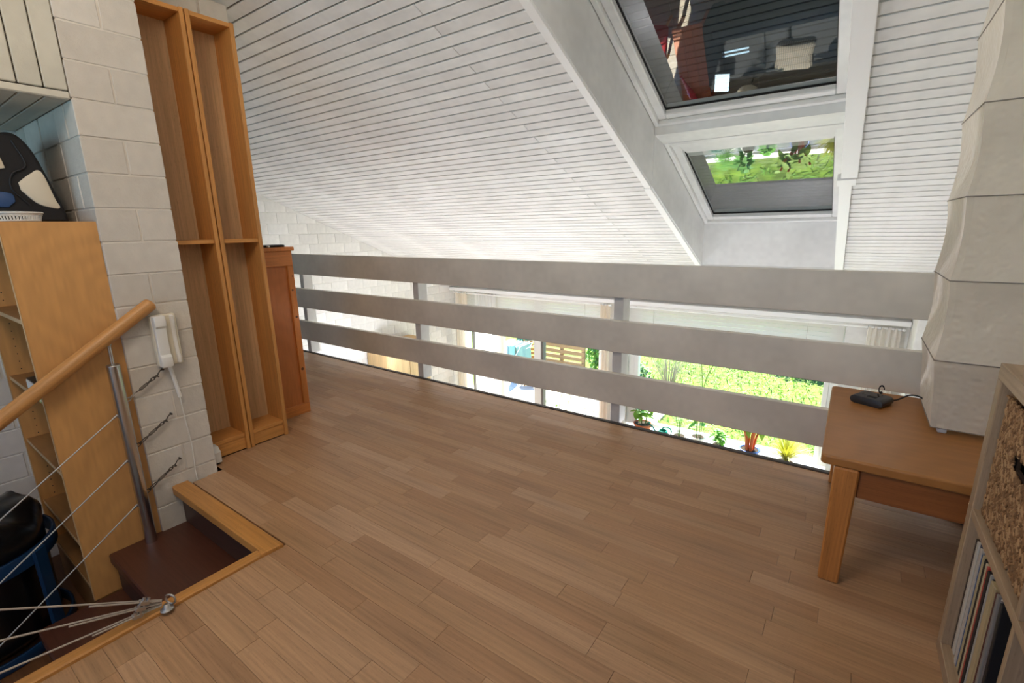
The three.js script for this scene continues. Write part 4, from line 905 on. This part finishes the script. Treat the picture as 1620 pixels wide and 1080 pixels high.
// ================================================================ LOWER ROOM FURNITURE (seen mirrored in the roof window and between the boards)
{
  const navy = std({ color: '#23262b', roughness: 0.85, map: blotchTex }), red = std({ color: '#b01f2c', roughness: 0.7 });
  const t = thing('sofa', 'dark fabric sofa in the lower room below the roof windows', 'sofa', [-0.95, LF, -4.95]);
  mesh('base', bb(-0.85, 0.85, 0.08, 0.26, -0.42, 0.42, 0.02), navy, t);
  for (const s of [-1, 1]) mesh('armrest', mv(new RoundedBoxGeometry(0.18, 0.58, 0.86, 3, 0.05), s * 0.86, 0.30, 0), navy, t);
  mesh('backrest', mv(new RoundedBoxGeometry(1.6, 0.5, 0.2, 3, 0.06), 0, 0.52, 0.36), navy, t);
  for (const x of [-0.385, 0.385]) mesh('seat_cushion', mv(new RoundedBoxGeometry(0.76, 0.18, 0.66, 3, 0.05), x, 0.35, -0.08), navy, t);
  for (const x of [-0.8, 0.8]) for (const z of [-0.36, 0.36]) mesh('leg', rod([x, 0, z], [x, 0.09, z], 0.025, 10), M.black, t);
  const c = thing('knit_cushion', 'grey knitted cushion on the dark sofa', 'cushion', [-0.9, LF + 0.445, -5.18], 0.1);
  const kb = tex(256, 256, (u, v) => { const s = Math.abs(Math.sin(u * 3.1416 * 18)), w = Math.abs(Math.sin((v * 18 + s * 0.4) * 3.1416)); return 0.25 + 0.5 * s * w + 0.2 * s; }, false);
  mesh('cover', (() => { const g = new THREE.SphereGeometry(1, 40, 24); const p = g.attributes.position; for (let i = 0; i < p.count; i++) { const x = p.getX(i), y = p.getY(i), z = p.getZ(i), q = (a) => Math.sign(a) * Math.pow(Math.abs(a), 0.45); const X = q(x), Z = q(z), pin = 1 - 0.16 * (1 - X * X) * Z * Z - 0.0 * X; p.setXYZ(i, X * 0.23 * (1 - 0.14 * (1 - Math.abs(Z))), y * 0.075, Z * 0.2 * pin); g.attributes.uv.setXY(i, X * 0.5, Z * 0.5); } g.computeVertexNormals(); return g; })(), std({ color: '#a39a8e', roughness: 0.95, map: kb, bumpMap: kb, bumpScale: 0.006 }), c);
  const b = thing('striped_throw', 'dark throw with two pale blue stripes over the sofa seat', 'throw', [-1.5, LF + 0.445, -4.98]);
  mesh('cloth', bb(-0.24, 0.28, 0, 0.018, -0.3, 0.25, 0.006), navy, b);
  for (const z of [-0.03, 0.02]) mesh('stripe', bb(-0.24, 0.1, 0.018, 0.021, z - 0.012, z + 0.012, 0.001), std({ color: '#9fc0dd', roughness: 0.8 }), b);
  const k = thing('book', 'light blue picture book lying on the sofa arm', 'book', [-1.72, LF + 0.592, -5.28], 0.15);
  mesh('cover', merge([bb(-0.09, 0.09, 0.016, 0.018, -0.12, 0.12, 0.0005), bb(-0.09, 0.09, 0, 0.002, -0.12, 0.12, 0.0005), bb(-0.09, -0.087, 0.002, 0.016, -0.12, 0.12, 0.0005)]), std({ color: '#7fb2dc', roughness: 0.3 }), k); mesh('pages', bb(-0.087, 0.087, 0.002, 0.016, -0.118, 0.118, 0.0005), M.plastic, k);
  const l = thing('table_lamp', 'small lamp with a white domed shade next to the sofa', 'lamp', [-1.42, LF, -5.52]);
  mesh('lamp_shade', lathe([[0.02, 0.72], [0.10, 0.69], [0.15, 0.60], [0.148, 0.60], [0.098, 0.685], [0.02, 0.712]], 28), M.cream, l); mesh('pole', rod([0, 0.01, 0], [0, 0.70, 0], 0.012, 10), M.brushed, l); mesh('base', lathe([[0, 0], [0.12, 0], [0.12, 0.015], [0.02, 0.03], [0, 0.03]], 28), M.brushed, l);
  const a = thing('lounge_chair', 'red upholstered lounge chair beside the orange wooden bench', 'chair', [-2.75, LF, -4.75], 0.25);
  mesh('seat', mv(new RoundedBoxGeometry(0.62, 0.16, 0.62, 3, 0.05), 0, 0.36, 0), red, a); mesh('backrest', mv(new RoundedBoxGeometry(0.62, 0.62, 0.14, 3, 0.05), 0, 0.66, 0.33, 0.25, 0, 0), red, a);
  for (const x of [-0.26, 0.26]) for (const z of [-0.26, 0.26]) mesh('leg', rod([x, 0, z], [x, 0.3, z], 0.02, 10), M.beech, a);
  const n = thing('wooden_bench', 'orange wooden bench between the red chair and the sofa', 'bench', [-2.12, LF, -5.1]);
  const bw = wood('#c4632a', { roughness: 0.35 }); for (const x of [-0.13, 0, 0.13]) mesh('plank', bb(x - 0.063, x + 0.063, 0.40, 0.43, -0.62, 0.55, 0.003, 'z'), bw, n);
  for (const x of [-0.16, 0.16]) for (const z of [-0.55, 0.48]) mesh('leg', bb(x - 0.02, x + 0.02, 0, 0.40, z - 0.02, z + 0.02, 0.003, 'y'), bw, n);
  const v = thing('red_vase', 'slender red glass vase lying on the wooden bench', 'vase', [-2.18, LF + 0.475, -5.42]);
  const vg = lathe([[0.02, -0.2], [0.042, -0.18], [0.045, 0], [0.02, 0.12], [0.014, 0.26], [0.018, 0.28], [0.012, 0.26], [0.016, 0.12], [0.038, 0], [0.036, -0.17], [0, -0.18]], 24); vg.rotateX(Math.PI / 2); vg.rotateY(-0.35);
  mesh('vase_body', vg, phys({ color: '#d0142c', roughness: 0.08, clearcoat: 1 }), v);
  const s = thing('sideboard', 'light wooden sideboard standing against the lower gable wall', 'sideboard', [-5.30, LF, -4.55]);
  mesh('carcass', bb(-0.22, 0.2, 0.06, 2.02, -0.40, 0.40, 0.004, 'y'), wood('#e0c08c'), s); mesh('top_board', bb(-0.225, 0.22, 2.02, 2.05, -0.42, 0.42, 0.004, 'z'), wood('#d7b27a'), s); mesh('plinth', bb(-0.2, 0.18, 0, 0.06, -0.38, 0.38, 0.002, 'z'), wood('#c9a46e'), s);
  for (const z of [-0.2, 0.2]) { const d = mesh('door', bb(0.2, 0.218, 0.08, 2.0, z - 0.195, z + 0.195, 0.003, 'y'), wood('#e4c795'), s); mesh('handle', rod([0.232, 1.0, z + (z < 0 ? 0.15 : -0.15)], [0.232, 1.15, z + (z < 0 ? 0.15 : -0.15)], 0.005, 8), M.brushed, d); }
}
// ================================================================ LAMPS OF THE ROOM
{
  const warm = new THREE.Color('#ffe8d0'), pale = new THREE.Color('#f6f7ff');
  const glow = (k) => std({ color: '#fff4e6', emissive: warm, emissiveIntensity: k, roughness: 0.6 });
  const torch = (label, x, z, I) => {
    const t = thing('uplighter', label, 'floor lamp', [x, LF, z], 0, 'uplighters in the lower room');
    mesh('base', lathe([[0, 0], [0.15, 0], [0.15, 0.015], [0.03, 0.03], [0, 0.03]], 32), M.brushed, t);
    mesh('pole', rod([0, 0.02, 0], [0, 1.62, 0], 0.012, 12), M.brushed, t);
    mesh('lamp_bowl', lathe([[0.015, 1.60], [0.10, 1.63], [0.19, 1.72], [0.20, 1.725], [0.19, 1.73], [0.095, 1.645], [0.0, 1.62]], 36), M.brushed, t);
    mesh('lamp_bulb', mv(new THREE.CylinderGeometry(0.10, 0.09, 0.02, 28), 0, 1.67, 0), glow(2), t);
    const l = new THREE.PointLight(pale, I); l.position.set(0, 1.74, 0); l.castShadow = true; l.shadow.radius = 6; t.add(l);
  };
  torch('brushed steel uplighter standing below the far bookcase end of the railing', -4.55, -3.75, LAMP_LOW);
  torch('brushed steel uplighter standing below the middle of the railing', -2.75, -3.75, LAMP_LOW);
  torch('brushed steel uplighter standing below the table end of the railing', -0.55, -3.75, LAMP_LOW);
  const g = thing('globe_lamp', 'white glass globe lamp hanging under the ridge above the camera', 'lamp', [-1.0, 2.20, 0.12]);
  mesh('canopy', lathe([[0, 0.60], [0.05, 0.60], [0.05, 0.575], [0.0, 0.565]], 24), M.brushed, g);
  mesh('cord', rod([0, 0.14, 0], [0, 0.57, 0], 0.004, 8), M.plastic, g);
  mesh('lamp_globe', new THREE.SphereGeometry(0.15, 32, 20), glow(2), g);
  const l = new THREE.PointLight(warm, LAMP_TOP); l.position.set(0, 0, 0); l.castShadow = true; l.shadow.radius = 15; g.add(l);
}
// ================================================================ GARDEN
{
  const GY = -2.72;
  const lawn = struct('ground_lawn', 'sunny garden lawn outside the windows');
  mesh('lawn_surface', (() => { const g = new THREE.PlaneGeometry(30, 24, 60, 48); g.rotateX(-Math.PI / 2); const p = g.attributes.position, uv = g.attributes.uv; for (let i = 0; i < p.count; i++) { p.setY(i, 0.05 * pnoise(p.getX(i) * 0.5 + 50, p.getZ(i) * 0.5 + 50, 999, 999, 81)); uv.setXY(i, p.getX(i) * 0.3, p.getZ(i) * 0.3); } g.computeVertexNormals(); g.translate(-2, GY, -18.4); return g; })(), std({ color: '#7d9a45', map: dirtTex, roughness: 1 }), lawn);
  const blade = leafGeo(0.11, 0.016, 0.5), N = 9000, im = new THREE.InstancedMesh(blade, green('#a5c65a'), N), m4 = new THREE.Matrix4(), q = new THREE.Quaternion(), e = new THREE.Euler();
  for (let i = 0; i < N; i++) { const x = rr(-5.2, 2.0), z = rr(-14.5, -7.2); e.set(rr(-1.4, -0.5), rr(0, 6.28), 0, 'YXZ'); m4.compose(V(x, GY + 0.02, z), q.setFromEuler(e), V(1, 1, 1).multiplyScalar(rr(0.6, 1.5))); im.setMatrixAt(i, m4); im.setColorAt(i, new THREE.Color().setHSL(rr(0.19, 0.29), rr(0.3, 0.5), rr(0.36, 0.6))); }
  im.name = 'lawn_grass'; im.castShadow = im.receiveShadow = true; scene.add(tag(im, 'short sunlit grass blades on the garden lawn', 'grass', null, 'stuff'));
  const ter = struct('ground_terrace', 'pale paved terrace outside the garden door');
  const pm = ['#ddd8ce', '#d5cfc4', '#e2ded6'].map((c) => std({ color: c, roughness: 0.85, map: blotchTex })), pg = cb(0.49, 0.05, 0.49, 0.004);
  for (let i = 0; i < 9; i++) for (let j = 0; j < 7; j++) mesh('paving_slab', pg, pm[(i * 3 + j * 2) % 3], ter).position.set(-7.0 + i * 0.5, GY + 0.04 + rr(-0.002, 0.002), -6.65 - j * 0.5);
  // a shrub: many leaves round a few branches
  const shrub = (name, label, cat, x, z, rx, ry, rz, n, leafL, mats, group, base = GY, trunk = true) => {
    const t = thing(name, label, cat, [x, base, z], 0, group), sets = mats.map(() => []);
    const lf = leafGeo(leafL, leafL * 0.55, 0.3);
    for (let i = 0; i < n; i++) { const a = rr(0, 6.28), c = rr(-1, 1), r = Math.pow(rnd(), 0.35) * (0.85 + 0.25 * pnoise(a * 2, c * 3 + 5, 999, 999, Math.abs(Math.round(x * 10)) + 3)), s = Math.sqrt(1 - c * c); const g = lf.clone(); g.scale(rr(0.7, 1.3), 1, rr(0.7, 1.3)); mv(g, 0, 0, 0, rr(-1.2, 1.0), 0, 0); mv(g, rx * r * s * Math.cos(a), ry + ry * r * c, rz * r * s * Math.sin(a), 0, rr(0, 6.28), 0); sets[Math.floor(rnd() * mats.length)].push(g); }
    sets.forEach((s, i) => tag(mesh('foliage', merge(s), mats[i], t), null, null, null, 'stuff'));
    if (trunk) { const b = []; for (let i = 0; i < 7; i++) { const a = rr(0, 6.28); b.push(rod([0.03 * Math.cos(a), 0, 0.03 * Math.sin(a)], [rx * 0.5 * Math.cos(a), ry * rr(0.9, 1.6), rz * 0.5 * Math.sin(a)], 0.016, 6, 0.006)); } mesh('stem', merge(b), std({ color: '#5b4632', roughness: 0.9 }), t); }
    return t;
  };
  const gA = green('#4f8f3c'), gB = green('#79b04a'), gC = green('#2f6f58'), gD = green('#25607a'), gE = green('#9cc65a');
  shrub('garden_bush', 'green leafy bush beyond the terrace fence', 'bush', -5.0, -11.0, 0.45, 0.6, 0.36, 700, 0.12, [gA, gB]);
  shrub('garden_bush', 'small dark green shrub at the edge of the lawn near the window frame', 'bush', -3.85, -10.6, 0.28, 0.34, 0.28, 380, 0.09, [gA, gC]);
  const hedge = (label, x, z, rx, ry, rz, n) => shrub('hedge', label, 'hedge', x, z, rx, ry, rz, n, 0.13, [gC, gD, gA], 'hedges closing the lawn', GY, false);
  hedge('blue-green hedge along the far edge of the lawn', -0.4, -14.6, 1.5, 0.9, 0.6, 2600); hedge('dark teal hedge corner close behind the table', 0.62, -12.4, 0.85, 0.75, 1.4, 2000);
  hedge('tall hedge closing the garden behind the lawn', -5.6, -17.5, 4.5, 1.4, 0.6, 3200);
  // bare twiggy shrub
  { const t = thing('twiggy_shrub', 'bare grey twiggy shrub on the lawn', 'shrub', [-3.25, GY, -11.0]); const b = []; for (let i = 0; i < 70; i++) { const a = rr(0, 6.28), r = rr(0.1, 0.5), h = rr(0.4, 1.0); b.push(rod([0.05 * Math.cos(a), 0, 0.05 * Math.sin(a)], [r * Math.cos(a), h, r * Math.sin(a)], 0.006, 5, 0.003)); } mesh('twig', merge(b), std({ color: '#a79a94', roughness: 0.9 }), t); }
  { const t = thing('twiggy_shrub', 'slender bare sapling with two bent stems on the lawn', 'sapling', [-2.45, GY, -10.9]); for (const [x, h] of [[0.25, 0.9], [-0.1, 1.0]]) mesh('stem', tube([[0, 0, 0], [x * 0.3, h * 0.5, 0], [x, h, 0.05]], 0.010, 14, 6), std({ color: '#7d8a4c', roughness: 0.9 }), t); }
  // slatted fence
  { const t = thing('slat_fence', 'weathered wooden slat fence at the terrace edge', 'fence', [-5.85, GY, -10.4]); const fw = wood('#b39472', { roughness: 0.8 }); for (const x of [-0.72, 0, 0.62]) mesh('post', bb(x - 0.04, x + 0.04, 0, 1.25, -0.04, 0.04, 0.004, 'y'), fw, t); for (let i = 0; i < 8; i++) mesh('slat', bb(-0.78, 0.68, 0.08 + i * 0.145, 0.175 + i * 0.145, 0.042, 0.062, 0.003), fw, t); }
  // drying rack with towels, deck chair, parasol
  { const t = thing('drying_rack', 'white folding drying rack on the terrace', 'rack', [-6.05, GY + 0.065, -8.6]); const wm = M.whiteTrim; for (const z of [-0.25, 0.25]) { mesh('leg', rod([-0.4, 0, z], [0.3, 1.2, z], 0.01, 8), wm, t); mesh('leg', rod([0.4, 0, z], [-0.3, 1.2, z], 0.01, 8), wm, t); } for (let i = 0; i < 6; i++) mesh('bar', rod([-0.5 + i * 0.2, 1.2, -0.3], [-0.5 + i * 0.2, 1.2, 0.3], 0.006, 8), wm, t);
    const cols = [['#f3f5f6', 'white towel hanging on the drying rack'], ['#9fc9d8', 'light blue towel hanging on the drying rack'], ['#7fa7a8', 'grey-green towel hanging on the drying rack']];
    cols.forEach(([c, l], i) => { const w = thing('towel', l, 'towel', [-6.25 + i * 0.2, GY + 1.265, -8.6], 0, 'towels on the drying rack'); const g = new THREE.PlaneGeometry(0.56, 1.0, 14, 20), p = g.attributes.position; for (let k = 0; k < p.count; k++) { const y = p.getY(k), x = p.getX(k), s = y * 0.98; p.setXYZ(k, (y > 0 ? 1 : -1) * (0.012 + 0.06 * Math.min(1, Math.abs(s))) + 0.012 * Math.sin(x * 22 + s * 3), -Math.abs(s) + 0.013, x); } g.computeVertexNormals(); mesh('cloth', g, std({ color: c, roughness: 0.9, side: THREE.DoubleSide }), w); }); }
  { const t = thing('parasol', 'closed dark green parasol standing on the terrace', 'parasol', [-6.95, GY + 0.065, -10.3]); mesh('pole', rod([0, 0, 0], [0, 2.1, 0], 0.02, 10), M.beech, t); mesh('canopy', lathe([[0.0, 2.0], [0.05, 1.9], [0.16, 1.2], [0.22, 0.75], [0.18, 0.7], [0.03, 0.75]], 16), std({ color: '#2f7a6c', roughness: 0.9 }), t); mesh('base', lathe([[0, 0], [0.22, 0], [0.22, 0.06], [0.05, 0.09], [0, 0.09]], 24), M.shelfIn, t); }
  { const t = thing('garden_chair', 'orange wooden garden chair on the terrace', 'chair', [-6.15, GY + 0.065, -9.5], 0.6); const ow = wood('#d99a55'); for (const x of [-0.22, 0.22]) { mesh('frame', tube([[x, 0, 0.3], [x, 0.42, 0.1], [x, 0.5, -0.1], [x, 1.0, -0.4]], 0.018, 20, 8), ow, t); mesh('leg', rod([x, 0, -0.3], [x, 0.45, 0.0], 0.016, 8), ow, t); } for (let i = 0; i < 5; i++) mesh('slat', bb(-0.24, 0.24, 0.46, 0.475, -0.12 + i * 0.07, -0.06 + i * 0.07, 0.003), ow, t); for (let i = 0; i < 5; i++) mesh('back_slat', mv(cb(0.48, 0.06, 0.014, 0.003), 0, 0.6 + i * 0.085, -0.16 - i * 0.052, -0.5, 0, 0), ow, t); }
  { const t = thing('planter', 'white stone planter with dark wiry plant on the lawn edge', 'planter', [-4.72, GY, -9.75]); mesh('trough', (() => { const g = new RoundedBoxGeometry(0.62, 0.42, 0.3, 3, 0.03); g.translate(0, 0.21, 0); return g; })(), M.mortar, t); const b = []; for (let i = 0; i < 40; i++) { const x = rr(-0.26, 0.26), z = rr(-0.1, 0.1); b.push(rod([x, 0.41, z], [x + rr(-0.08, 0.08), 0.41 + rr(0.06, 0.18), z + rr(-0.05, 0.05)], 0.004, 5, 0.002)); } mesh('wiry_plant', merge(b), std({ color: '#4b4a4a', roughness: 0.9 }), t); }
}
renderer.render(scene, camera);
